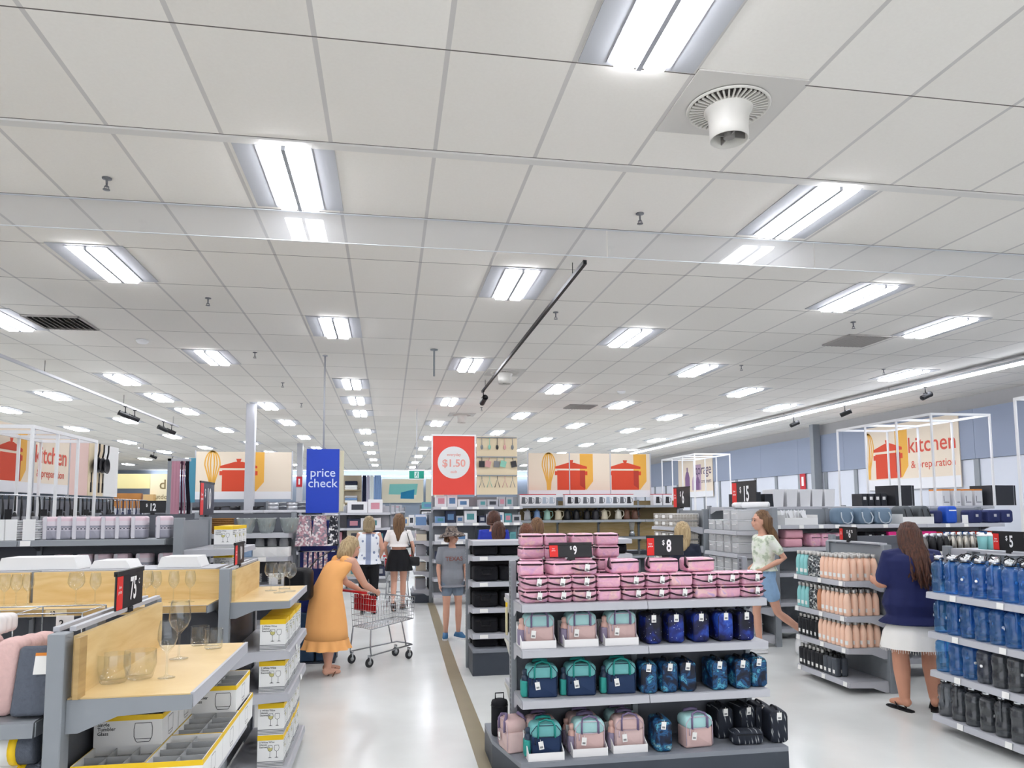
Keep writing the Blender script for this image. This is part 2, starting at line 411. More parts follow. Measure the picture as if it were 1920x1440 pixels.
    # cylinder spots on tracks
    def spot_parts():
        b = MB(); b.T = Matrix.Translation((0,0,-.16)) @ Matrix.Rotation(radians(68),4,'X'); b.lathe([(.035,-.09),(.045,-.085),(.045,.1),(.05,.105),(.05,.12),(.042,.12),(.04,.105)],16); body = b.mesh('lamp_body', black)
        b = MB(); b.tube([(0,0,0),(0,0,-.1)],.009,6); b.box(-.012,.012,-.03,.03,-.012,0); b.box(-.03,.03,-.01,.01,-.13,-.1); st = b.mesh('stem', black)
        return [('lamp_body',body),('stem',st)]
    sp = spot_parts()
    def track(x,y0,y1,z,label,m,w=.02):
        t = thing('light_track', label, 'light track', (x,0,z))
        obj('rail', BX('rail', m, -w,w,y0,y1,0,.035), t)
        n = max(2,int((y1-y0)/2.2))
        for i in range(n):
            y = y0+.4+(y1-y0-.8)*i/(n-1)
            b = MB(); b.tube([(0,y,.035),(0,y,ZC-z-.001)],.004,5); obj('hanger', b.mesh('hanger', black), t)
    track(1.55,5.55,12.1,3.77,'long thin black light track hanging over the centre of the store', black, .015)
    build('spotlight', sp, 'black cylinder spotlight at the far end of the centre track', 'spotlight', (1.55,11.95,3.77), radians(10))
    track(-4.75,7.5,17.6,3.72,'long pale light track above the left cookware frames', steel_l)
    for y,r,n in ((14.2,-60,'nearest'),(14.7,-70,'second'),(16.5,-55,'third'),(17.1,-75,'farthest')):
        build('spotlight', sp, f'black cylinder spotlight, {n} of four on the pale left track', 'spotlight', (-4.75,y,3.72), radians(r), 'spotlights on the left track')
    track(-7.6,24,34,3.75,'distant pale light track over the left back of the store', steel_l)
    for i,y in enumerate((25.5,27.6,29.0,29.6,31.5,33)):
        build('spotlight', sp, f'distant black spotlight, {od(i+1)} along the far left track', 'spotlight', (-7.6,y,3.75), radians(-80+25*i), 'spotlights on the distant left track')
    # long led strip on the right
    t = thing('led_strip_light', 'long white led strip light running along the right wall', 'strip light', (8.75,0,3.80))
    obj('housing', BX('housing', mat('lamp_housing','#c9cbd0',.5), -.06,.06,6,25,.02,.06), t)
    y = 6.02
    b = MB()
    while y < 24.9: b.prism([(-.05,.02),(.05,.02),(.03,-.015),(-.03,-.015)],'y',y,y+1.45); y += 1.5
    obj('glowing_tube', b.mesh('glowing_tube', led_e), t)
    for y in (8,11.5,15,19,23):
        b = MB(); b.tube([(0,y,.06),(0,y,ZC-3.80-.001)],.004,5); obj('hanger', b.mesh('hanger', black), t)
    for (u,v,r),n in zip(((1750,745,100),(1597,777,60),(1500,797,95)),('nearest','middle','farthest')):
        x,y,_ = px(u,v-12,8.9)
        build('spotlight', sp, f'black cylinder spotlight under the right strip light, {n} of three', 'spotlight', (8.75,y,3.784), radians(r), 'spotlights under the right strip light')
    # small things on the ceiling
    b = MB(); b.lathe([(.07,0),(.075,-.02),(.05,-.045),(0,-.048)],16)
    for u,v,n in ((267,640,'left of the middle lamps'),(1165,735,'right of the centre track')):
        x,y,_ = pz(u,v,ZC-.02); build('smoke_detector', [(None,b.mesh('smoke_detector', white_g))], 'small white smoke detector dome on the ceiling '+n, 'smoke detector', (x,y,ZC-.001))
    for u,v,h,n in ((814,655,.36,'near the centre, with nothing on it'),):
        x,y,_ = pz(u,v,ZC)
        b = MB(); b.lathe([(.05,0),(.05,-.012),(.012,-.02),(.012,-h),(.002,-h)],12); build('drop_rod', [(None,b.mesh('drop_rod', steel))], 'short grey ceiling drop rod '+n, 'rod', (x,y,ZC-.001))

# ---------------------------------------------------------------- camera maths: the same lens as the photograph, used to read positions off it
F_, PIT, YAW, ROLL, CX, CY = 1366.06, .0869, .1683, -.0061, 960., 836.4
fw = Vector((sin(YAW)*cos(PIT), cos(YAW)*cos(PIT), sin(PIT))); _r = Vector((cos(YAW),-sin(YAW),0)); _u = _r.cross(fw)
rt = _r*cos(ROLL)+_u*sin(ROLL); up = -_r*sin(ROLL)+_u*cos(ROLL)
def ray(u,v): return fw + rt*((u-CX)/F_) - up*((v-CY)/F_)
def pz(u,v,z): d = ray(u,v); t = (z-CAMH)/d.z; return (t*d.x, t*d.y, z)
def py(u,v,y): d = ray(u,v); t = y/d.y; return (t*d.x, y, CAMH+t*d.z)
def px(u,v,x): d = ray(u,v); t = x/d.x; return (x, t*d.y, CAMH+t*d.z)
def camera():
    cd = bpy.data.cameras.new('camera'); co = bpy.data.objects.new('camera', cd); COL.objects.link(co)
    cd.sensor_fit = 'HORIZONTAL'; cd.sensor_width = 36; cd.lens = 36*F_/1920; cd.shift_y = (CY-720)/1920; cd.clip_start = .05; cd.clip_end = 200
    m = Matrix((rt, up, -fw)).transposed().to_4x4(); m.translation = (0,0,CAMH); co.matrix_world = m
    SC.camera = co
    w = bpy.data.worlds.new('world'); SC.world = w; w.use_nodes = True
    bg = w.node_tree.nodes['Background']; bg.inputs[0].default_value = (.9,.93,1,1); bg.inputs[1].default_value = WORLD
    cy = SC.cycles; cy.max_bounces = 6; cy.diffuse_bounces = 3; cy.glossy_bounces = 2; cy.transmission_bounces = 3; cy.transparent_max_bounces = 12; cy.caustics_reflective = False; cy.caustics_refractive = False; cy.adaptive_threshold = .06; cy.adaptive_min_samples = 12
    SC.view_settings.view_transform = 'Standard'; SC.view_settings.look = 'None'; SC.view_settings.exposure = EXPO; SC.view_settings.gamma = 1.03
WORLD = .75; EXPO = 1.2
# ---------------------------------------------------------------- shelving
_tk = {}
def ticket_mesh(w=.055,h=.036):
    k=(w,h)
    if k not in _tk: _tk[k] = BX('price_ticket', tagw, -w/2,w/2,-.003,0,-h/2,h/2)
    return _tk[k]
class Gond:
    """one run of gondola shelving; local x = along, front = -y, spine at y = 0"""
    def __init__(s, label, x, y, rot, L, H, levels, depth=.4, bays=1, name='gondola_shelving', cat='shelving unit', back=None, base=None, m=None, post=None,
                 wood=None, tickets=(), end_bracket=True, group=None, double=False, slots=False, lip=.05, basepoly=None, postw=.045, wood_back=True, postd=.07):
        s.o = thing(name, label, cat, (x,y,0), rot, group); s.x=x; s.y=y; s.rot=rot; s.L=L; s.depth=depth; s.bays=bays
        m = m or steel_l; post = post or steel
        for i in range(bays+1):
            xx = L*i/bays; b = MB(); b.cbox(xx-postw/2,xx+postw/2,-.012,postd,0,H,.003)
            if slots:
                for f in (0,1):
                    z = .25
                    while z < H-.03:
                        for q in (-.012,.007): b.box(xx-postw/2-.0006,xx-postw/2+.0001,.02+q,.027+q,z,z+.02,1)
                        z += .032
            obj('upright', b.mesh('upright', post, black), s.o)
        if back:
            for mm, z0, z1 in back:
                b = MB()
                for i in range(bays): b.box(L*i/bays+postw/2+.001,L*(i+1)/bays-postw/2-.001,.005,.04,z0,z1)
                obj('back_panel', b.mesh('back_panel', mm), s.o)
        for k, z in enumerate(levels):
            if isinstance(z, tuple): z, dep = z
            else: dep = depth
            iw = wood is not None and abs(z-wood) < 1e-6
            for i in range(bays):
                x0, x1 = L*i/bays+.003, L*(i+1)/bays-.003
                b = MB(); y0 = -dep
                if iw:
                    b.box(x0,x1,y0+.012,-.013,z-.018,z); 
                    sh = obj('shelf', b.mesh('shelf', maple), s.o, label=None) if 0 else obj('shelf', b.mesh('shelf', maple), s.o)
                    b = MB(); b.box(x0,x1,y0,y0+.011,z-.045,z+.002); obj('front_rail', b.mesh('front_rail', m), sh)
                else:
                    b.box(x0,x1,y0+.012,-.013,z-.022,z)
                    b.prism([(y0+.012,z),(y0,z-.004),(y0-.006,z-lip),(y0+.002,z-lip-.003),(y0+.012,z-lip+.004)],'x',x0,x1)
                    sh = obj('shelf', b.mesh('shelf', m), s.o)
                if end_bracket:
                    for xx in ((x0-.0005,) if i else (x0-.004,)) + ((x1+.004,) if i == bays-1 else ()):
                        t = .004; b = MB()
                        b.prism([(-.013,z-.022),(-.013,z-.11),(-.05,z-.11),(-dep*.42,z-.062),(y0+.004,z-.05),(y0+.004,z-.004),(-.013,z-.004)],'x',xx-t/2,xx+t/2)
                        obj('bracket', b.mesh('bracket', post if iw else m), sh)
                for tx in tickets:
                    if tx[0] == k and x0 < tx[1] < x1:
                        q = obj('price_ticket', ticket_mesh(*(tx[2:] or ())), sh, (tx[1], y0-.008, z-lip/2), (radians(-6),0,0))
            if iw and wood_back:
                b = MB(); b.box(.03,L-.03,-.035,-.013,z,H-.015); obj('back_board', b.mesh('back_board', maple), s.o)
        if base:
            h, d0, mm = base
            b = MB()
            if basepoly: b.prism(basepoly,'z',0,h-.03); 
            else: b.box(0,L,-d0,-.013,0,h-.03)
            k = obj('base', b.mesh('base', mm), s.o)
            b = MB()
            if basepoly: b.prism([(p[0]*1.0,p[1]) for p in basepoly],'z',h-.03,h)
            else: b.prism([(-d0-.008,h-.035),(-d0-.008,h-.004),(-d0,h),(-.013,h),(-.013,h-.03),(-d0,h-.03)],'x',0,L)
            obj('base_deck', b.mesh('base_deck', mat('base_deck_grey','#83878f',.45)), k)
    def P(s, lx, ly, z):
        c, n = cos(s.rot), sin(s.rot)
        return (s.x + c*lx - n*ly, s.y + n*lx + c*ly, z)
    def put(s, kind, parts, label, cat, lx, ly, z, r=0, group=None, tilt=None):
        rot = (tilt[0], tilt[1], s.rot+r) if tilt else s.rot+r
        return build(kind, parts, label, cat, s.P(lx,ly,z+.0008), rot, group)

# ---------------------------------------------------------------- price signs
def price_sign(label, x, y, z, rot, w, h, cents, big, small='', back=False, tilt=0, plain=False, bx=1.0):
    t = thing('price_sign', label, 'price sign', (x,y,z), (tilt,0,rot))
    b = MB(); b.cbox(-w/2,w/2,0,.008,0,h,.002); obj('board', b.mesh('board', sign_k), t)
    b = MB(); b.box(-w/2,w/2,-.004,.012,h-.012,h+.006); obj('top_holder', b.mesh('top_holder', black), t)
    off = 0
    if not plain:
        st = obj('red_strip', BX('red_strip', red, -w/2+.002,-w/2+w*.2,-.0025,-.0003,.003,h-.014), t)
        obj('strip_lettering', text_mesh('low\nprice', h*.13, letter, .001*h), st, (-w/2+w*.10,-.003,h*.55))
        off = w*.1
    o = obj('price_lettering', text_mesh(big, h*.86, letter, .022*h, .62*bx), t, (off,-.002,h*.47))
    wd = h*.86*.62*.33*len(big)*bx
    if cents == '$': obj('dollar_mark', text_mesh('$', h*.34, letter, .006*h, .8), t, (off-wd-h*.12,-.002,h*.66))
    if small: obj('cents_lettering', text_mesh(small, h*.3, letter, .006*h, .8), t, (off+wd+h*.12,-.002,h*.68))
    if z: 
        b = MB(); b.box(-w*.08,w*.08,-.006,.014,-.02,0); obj('clip_foot', b.mesh('clip_foot', black), t)
    return t

# ---------------------------------------------------------------- product prototypes
def P_wine(h=.215, r=.042):
    b = MB()
    b.lathe([(.0,.0),(r*.86,.001),(r*.86,.003),(.012,.006),(.0042,.014),(.0038,h*.42),(.008,h*.45),(r*.75,h*.56),(r,h*.68),(r*.97,h*.82),(r*.81,h-.002),(r*.8,h-.0003),(r*.8-.0012,h-.0003),(r*.81-.0014,h-.002),(r*.95,h*.82),(r*.98-.001,h*.68),(r*.73,h*.57),(.004,h*.465),(0,h*.46)], 20)
    return [(None, b.mesh('wine_glass', clear))]
def P_tumbler(h=.09, r=.04, rb=.034):
    b = MB(); b.lathe([(0,0),(rb,.0),(rb+.003,.004),(r,h*.5),(r*.973,h-.002),(r*.97,h-.0003),(r*.97-.0015,h-.0003),(r*.973-.0016,h-.002),(r-.0018,h*.5),(rb,.014),(0,.012)], 20)
    return [(None, b.mesh('tumbler_glass', clear))]
def glass_outline(m, wine=True, s=1.0):
    b = MB()
    def ln(pts): 
        for p,q in zip(pts,pts[1:]):
            d=Vector((q[0]-p[0],q[1]-p[1])); n=Vector((-d.y,d.x)).normalized()*.0011*s
            b.quad((p[0]-n.x,0,p[1]-n.y),(q[0]-n.x,0,q[1]-n.y),(q[0]+n.x,0,q[1]+n.y),(p[0]+n.x,0,p[1]+n.y))
    k=s
    if wine:
        for x,fill in ((-.021,1),(.021,0)):
            o=[(x-.013*k,.08*k),(x-.016*k,.062*k),(x-.012*k,.047*k),(x,.041*k),(x+.012*k,.047*k),(x+.016*k,.062*k),(x+.013*k,.08*k)]
            ln(o+[o[0]]); ln([(x,.041*k),(x,.006*k)]); b.poly([(x-.014*k,0,0),(x+.014*k,0,0),(x,0,.006*k)])
            if fill: b.poly([(x-.0155*k,0.0003,.064*k),(x-.012*k,.0003,.047*k),(x,.0003,.041*k),(x+.012*k,.0003,.047*k),(x+.0155*k,.0003,.064*k)],1)
    else:
        o=[(-.03*k,.072*k),(-.034*k,.05*k),(-.033*k,.02*k),(-.026*k,.004*k),(-.022*k,0),(.022*k,0),(.026*k,.004*k),(.033*k,.02*k),(.034*k,.05*k),(.03*k,.072*k)]
        ln(o+[o[0]]); ln([(-.03*k,.012*k),(.03*k,.012*k)])
    return b.mesh('glass_picture', ink, mat('wine_tint','#c9c27a',.5))
def P_winebox():
    w,d,h=.165,.165,.205; b=MB(); b.box(-w/2,w/2,-d/2,d/2,0,h-.001); body=b.mesh('carton',white)
    b=MB(); e=.0008; b.box(-w/2-e,w/2+e,-d/2-e,d/2+e,h-.032,h); band=b.mesh('yellow_band',yellow)
    b=MB()
    for k in range(4): b.box(-w/2-e,w/2+e,-d/2-e,d/2+e,.006+k*.009,.011+k*.009)
    stripes=b.mesh('grey_stripes',mat('print_grey','#7d7f83',.6))
    tx=text_mesh('2 White Wine\nGlasses\nStemware',.0165,ink,.0002,align='LEFT',line=.95); gp=glass_outline(ink)
    ch=[]
    for k,a in enumerate((0,-pi/2)):
        T=RZ(a); 
        p=T@Vector((-w/2+.012,-d/2-.001,h-.06)); q=T@Vector((.02,-d/2-.001,.06))
        ch+= [('lettering',tx,None,None,tuple(p),(0,0,a)),('glass_picture',gp,None,None,tuple(q),(0,0,a))]
    return [('carton',body,[('yellow_band',band),('grey_stripes',stripes)]+ch)]
def P_tumblerbox(nx,ny,w,d,h,txt=True):
    t=.004; b=MB(); b.box(-w/2,w/2,-d/2,d/2,0,t); 
    for q in ((-w/2,w/2,-d/2,-d/2+t),(-w/2,w/2,d/2-t,d/2),(-w/2,-w/2+t,-d/2+t,d/2-t),(w/2-t,w/2,-d/2+t,d/2-t)): b.box(*q,t,h-.001)
    body=b.mesh('carton',white); e=.0007; b=MB()
    for q in ((-w/2-e,w/2+e,-d/2-e,-d/2),(-w/2-e,w/2+e,d/2,d/2+e),(-w/2-e,-w/2,-d/2,d/2),(w/2,w/2+e,-d/2,d/2)): b.box(*q,h-.018,h)
    band=b.mesh('yellow_band',yellow); b=MB()
    for i in range(1,nx): b.box(-w/2+w*i/nx-.001,-w/2+w*i/nx+.001,-d/2+t,d/2-t,.006,h-.006)
    for j in range(1,ny): b.box(-w/2+t,w/2-t,-d/2+d*j/ny-.001,-d/2+d*j/ny+.001,.006,h-.006)
    for i in range(nx):
        for j in range(ny):
            cx=-w/2+w*(i+.5)/nx; cy=-d/2+d*(j+.5)/ny
            b.box(cx-w/nx*.42,cx+w/nx*.42,cy-d/ny*.42,cy+d/ny*.42,h-.03,h-.029)
    div=b.mesh('divider',mat('grey_card','#a9abac',.7,var=.08,vscale=30))
    ch=[('yellow_band',band),('divider',div)]
    if txt:
        ch+=[('lettering',text_mesh('Single\nTumbler\nGlass',.017,ink,.0003,align='LEFT',line=.9),None,None,(-w/2+.012,-d/2-.001,h-.045)),
             ('glass_picture',glass_outline(ink,False,.9),None,None,(w*.22,-d/2-.001,.012)),
             ('glass_picture',glass_outline(ink,False,.9),None,None,(w/2+.001,0,.012),(0,0,pi/2))]
        b=MB(); b.box(-.006,.0,-.001,0,0,.022); b.box(.001,.02,-.001,0,0,.022,1)
    return [('carton',body,ch)]
def strap_mesh(name,pts,w,t,m,closed=False):
    b=MB(); b.tube(pts,w,6,closed=closed,flat=t); return b.mesh(name,m)
def tagmesh():
    b=MB(); b.box(-.016,.016,-.002,0,-.05,0); b.box(-.001,.001,-.002,0,0,.012); b.box(-.01,.01,-.0026,-.002,-.042,-.03,1); return b.mesh('swing_tag',tagw,mat('tag_print','#8a8a8a',.6))
def _pink():
    k=NT('holographic_pink',rough=.18,spec=.7); v=k.coords(True,(7,7,9))
    nz=k.n('TexNoise'); nz.inputs['Scale'].default_value=1.1; nz.inputs['Distortion'].default_value=1.5; k.l(v,nz.inputs['Vector'])
    k.base(k.ramp(nz.outputs['Fac'],[(.25,'#d9a4c9'),(.42,'#efb4c4'),(.55,'#e9a9c6'),(.68,'#f3c4c0'),(.8,'#c9a6dc')]))
    n2=k.n('TexNoise'); n2.inputs['Scale'].default_value=3; n2.inputs['Detail'].default_value=6; k.l(v,n2.inputs['Vector'])
    bp=k.n('Bump'); bp.inputs['Strength'].default_value=.5; bp.inputs['Distance'].default_value=.02; k.l(n2.outputs['Fac'],bp.inputs['Height']); k.l(bp.outputs['Normal'],k.b.inputs['Normal']); return k.m
def _galaxy(name,a,spots,sc):
    k=NT(name,rough=.5); v=k.coords(True,(1,1,1))
    nz=k.n('TexNoise'); nz.inputs['Scale'].default_value=sc; nz.inputs['Detail'].default_value=7; nz.inputs['Distortion'].default_value=.8; k.l(v,nz.inputs['Vector'])
    c=k.ramp(nz.outputs['Fac'],a)
    if spots:
        vo=k.n('TexVoronoi'); vo.inputs['Scale'].default_value=55; k.l(v,vo.inputs['Vector'])
        s=k.val('LESS_THAN',vo.outputs['Distance'],.13); wn=k.n('TexWhiteNoise'); k.l(vo.outputs['Position'],wn.inputs['Vector']); s=k.val('MULTIPLY',s,k.val('GREATER_THAN',wn.outputs['Value'],.55))
        mx=k.n('Mix',data_type='RGBA'); k.l(s,mx.inputs['Factor']); k.l(c,mx.inputs['A']); mx.inputs['B'].default_value=(.8,.9,1,1); c=mx.outputs['Result']
    k.base(c); return k.m
def _feather():
    k=NT('feather_print',rough=.7); v=k.coords(True,(24,4,11))
    br=k.n('TexBrick'); br.offset=.5; 
    vo=k.n('TexVoronoi'); vo.inputs['Scale'].default_value=1.0; vo.inputs['Randomness'].default_value=.55; k.l(v,vo.inputs['Vector'])
    sp=k.n('SeparateXYZ'); sub=k.n('VectorMath',operation='SUBTRACT'); k.l(v,sub.inputs[0]); k.l(vo.outputs['Position'],sub.inputs[1]); k.l(sub.outputs[0],sp.inputs[0])
    d=k.val('ADD',k.val('ABSOLUTE',k.val('ADD',k.val('MULTIPLY',sp.outputs[0],2.6),k.val('MULTIPLY',sp.outputs[2],1.1))),k.val('MULTIPLY',k.val('ABSOLUTE',sp.outputs[2]),.9))
    k.base(k.ramp(d,[(0,'#b9b9b4'),(.22,'#8b8f93'),(.34,'#1b2230'),(1,'#161c28')])); return k.m
def P_lunchbag(zip_only=False):
    pk=_M.get('holographic_pink') or _pink(); mar=mat('dark_strap','#2a0f1c',.7)
    w,d,h=.168,.16,.088; b=MB(); b.rbox(w,d,h,.02,.018,bulge=.004); body=b.mesh('bag_body',pk)
    b=MB(); 
    pts=[(w/2*cos(a)*1.0,0,0) for a in ()]
    ring=[]
    for sx,sy in ((1,-1),(1,1),(-1,1),(-1,-1)): ring+= [(sx*(w/2+.0015),sy*(d/2-.02),h-.02),(sx*(w/2-.02),sy*(d/2+.0015),h-.02)] if (sx*sy<0) else [(sx*(w/2-.02),sy*(d/2+.0015),h-.02),(sx*(w/2+.0015),sy*(d/2-.02),h-.02)]
    ring=[ring[1],ring[0]]+ring[2:] if 0 else ring
    order=[(w/2+.001,-d/2+.02),(w/2+.001,d/2-.02),(w/2-.02,d/2+.001),(-w/2+.02,d/2+.001),(-w/2-.001,d/2-.02),(-w/2-.001,-d/2+.02),(-w/2+.02,-d/2-.001),(w/2-.02,-d/2-.001)]
    b.tube([(x,y,h-.016) for x,y in order],.006,6,closed=True); zp=b.mesh('zip',mar)
    p=[('bag_body',body,[('zip',zp)])]
    if not zip_only:
        st=strap_mesh('carry_strap',[(-w/2-.001,-.03,h*.55),(-w/2+.004,-d/2-.003,h*.5),(-w/4,-d/2-.012,h*.36),(0,-d/2-.014,h*.30),(w/4,-d/2-.012,h*.36),(w/2-.004,-d/2-.003,h*.5),(w/2+.001,-.03,h*.55)],.015,.3,mar)
        p+=[('carry_strap',st),('swing_tag',tagmesh(),None,'white swing tag',(.02,-d/2-.017,h*.78),(radians(-8),radians(10),0))]
    return p
def P_pack(body_c,flap_c,handle_c,pocket_c,bottle_c,trim_c,nm,bottle=True):
    mb,mf,mh,mp=[mat(nm+s,c,.75,var=.05,vscale=40) for s,c in (('_bag',body_c),('_flap',flap_c),('_handle',handle_c),('_pocket',pocket_c))]
    w,d,h=.2,.13,.205; b=MB(); b.rbox(w,d,h*.66,.012,.015,bulge=.003); body=b.mesh('bag_body',mb)
    b=MB(); b.rbox(w+.004,d+.004,h*.42,.036,.014,c=(0,0,h*.6),bulge=.003); flap=b.mesh('top_flap',mf)
    b=MB(); b.tube([(-w/2+.004,-d/2-.002,.02),(-w/2+.004,-d/2-.004,h*.8),(-w/2+.035,-d/2-.004,h*.985),(w/2-.035,-d/2-.004,h*.985),(w/2-.004,-d/2-.004,h*.8),(w/2-.004,-d/2-.002,.02)],.003,5); pipe=b.mesh('piping',mat(nm+'_piping',trim_c,.6))
    p=[('bag_body',body),('top_flap',flap,[('piping',pipe)])]
    for sy in (-1,1):
        b=MB(); y=sy*(d/2+.006); b.tube([(-.055,y-.002*sy*0,h*.62),(-.055,y,h*.95),(-.045,y*.8,h*1.08),(0,y*.55,h*1.13),(.045,y*.8,h*1.08),(.055,y,h*.95),(.055,y,h*.62)],.0125,6,flat=.5); p.append(('handle',b.mesh('handle',mh)))
    if bottle:
        b=MB(); b.rbox(.012,d*.6,h*.5,.004,.006,c=(-w/2-.008,0,.005)); k=[]
        c=MB(); c.lathe([(.0,h*.3),(.026,h*.3),(.026,h*.62),(.022,h*.68),(.014,h*.72),(.02,h*.74),(.02,h*.86),(.006,h*.9)],10,c=(-w/2-.012,-.02,0)); 
        b2=MB(); b2.rbox(.045,d*.62,h*.52,.012,.012,c=(-w/2-.018,-.01,.004))
        p.append(('side_pocket',b2.mesh('side_pocket',mp),[('water_bottle',c.mesh('water_bottle',mat(nm+'_bottle',bottle_c,.35)))]))
    b=MB(); b.tube([(-w*.32,-d/2-.006,h*.63),(w*.33,-d/2-.006,h*.63)],.0028,5); b.tube([(-w*.36,-d/2-.008,h*.62),(-w*.37,-d/2-.01,h*.42)],.005,5); p.append(('zip',b.mesh('zip',mat(nm+'_piping',trim_c,.6))))
    p.append(('swing_tag',tagmesh(),None,'white swing tag',(-w*.2,-d/2-.012,h*.52),(0,radians(R.uniform(-9,9)),0)))
    return p
def P_tallbag(m,w=.118,d=.2,h=.2):
    b=MB(); b.rbox(w,d,h,.03,.02,bulge=.006); p=[('bag_body',b.mesh('bag_body',m))]
    b=MB(); b.tube([(w/2-.006,-d/2+.01,.02),(w/2-.006,-d/2+.006,h-.03),(w/2-.03,-d/2+.006,h-.004),(-w/2+.03,-d/2+.006,h-.004),(-w/2+.006,-d/2+.006,h-.03),(-w/2+.006,-d/2+.01,.02)],.0025,5); p.append(('zip',b.mesh('zip',black)))
    b=MB(); b.tube([(0,-d*.3,h-.004),(0,-d*.2,h+.015),(0,d*.2,h+.015),(0,d*.3,h-.004)],.009,6,flat=.4); p.append(('handle',b.mesh('handle',blackf)))
    p.append(('swing_tag',tagmesh(),None,'white swing tag',(.0,-d/2-.004,h*.98),(radians(4),radians(R.uniform(-6,6)),0)))
    return p
def P_tray(w,d,hf,hb):
    b=MB(); t=.004
    b.box(-w/2,w/2,-d/2,d/2,0,t); b.box(-w/2,w/2,-d/2,-d/2+t,t,hf); b.box(-w/2,w/2,d/2-t,d/2,t,hb)
    for x in (-w/2,w/2-t): b.prism([(-d/2+t,t),(-d/2+t,hf),(d/2-t,hb),(d/2-t,t)],'x',x,x+t)
    return [(None,b.mesh('display_tray',mat('tray_white','#f3f1f0',.6)))]
def P_bottle(nm,m,capm,h=.255,r=.035,square=False,label=True):
    b=MB()
    if square: b.rbox(r*2,r*1.7,h*.84,.014,.014); b.lathe([(r*.62,h*.84),(r*.55,h*.87)],14)
    else: b.lathe([(0,0),(r*.9,0),(r,.006),(r,h*.56),(r*.93,h*.66),(r*.72,h*.76),(r*.52,h*.83),(r*.5,h*.86),(0,h*.86)],16)
    p=[('bottle_body',b.mesh('bottle_body',m))]
    b=MB(); b.lathe([(r*.58,h*.855),(r*.6,h*.87),(r*.6,h*.985),(r*.5,h),(0,h)],14); p.append(('cap',b.mesh('cap',capm)))
    if label:
        b=MB()
        if square: b.box(-.016,.016,-r*.85-.0012,-r*.85,.03,.065)
        else:
            n=7; secs=[[((r+.0008)*sin(a),-(r+.0008)*cos(a),z) for a in [radians(-38+76*i/(n-1)) for i in range(n)]] for z in (.03,.068)]
            b.loft(secs,cap=False,closed=False)
        p.append(('paper_label',b.mesh('paper_label',tagw)))
    return p
def P_jug(nm,col,tint):
    m=_M.get(nm) or jug_mat(nm,col,tint)
    b=MB(); r=.062; h=.255
    secs=[]
    for z,k in ((0,.88),(.006,.97),(.02,1),(.034,.955),(.05,1),(.085,1.0),(.1,.95),(.15,.95),(.165,1.0),(.19,1.0),(.2,.96),(.215,.98),(.232,.9),(.245,.66),(.253,.4),(.268,.38)):
        q=[]
        for i in range(20):
            a=2*pi*i/20; rr=r*k*(.93+.07*cos(4*a)**2 if .09<z<.16 else 1); q.append((rr*cos(a),rr*sin(a),z))
        secs.append(q)
    b.loft(secs,sm=True); p=[('jug_body',b.mesh('jug_body',m))]
    b=MB(); b.lathe([(.033,.262),(.036,.266),(.036,.292),(.031,.297),(0,.298)],18); p.append(('cap',b.mesh('cap',chrome),None,'brushed metal screw cap'))
    b=MB(); b.tube([(.02,0,.258),(.055,0,.266),(.066,0,.25),(.072,0,.2),(.068,0,.14),(.062,0,.115)],.008,7); p.append(('grip_handle',b.mesh('grip_handle',m)))
    b=MB(); b.tube([(-.03,0,.262),(-.05,-.01,.27),(-.052,-.02,.295),(-.02,-.03,.312),(.01,-.035,.3)],.006,6,flat=.5); b.lathe([(.038,.258),(.039,.261),(.039,.266),(.037,.268)],16); p.append(('carry_loop',b.mesh('carry_loop',black)))
    b=MB(); b.lathe([(.011,0),(.011,.0008),(0,.0008)],14); me=b.mesh('round_sticker',letter); p.append(('round_sticker',me,None,None,(0,-r*1.005,.13),(pi/2,0,0)))
    return p
def jug_mat(nm,col,tint):
    m=thin_glass(nm,lin(col),1.0,.08,tint,1.6); return m
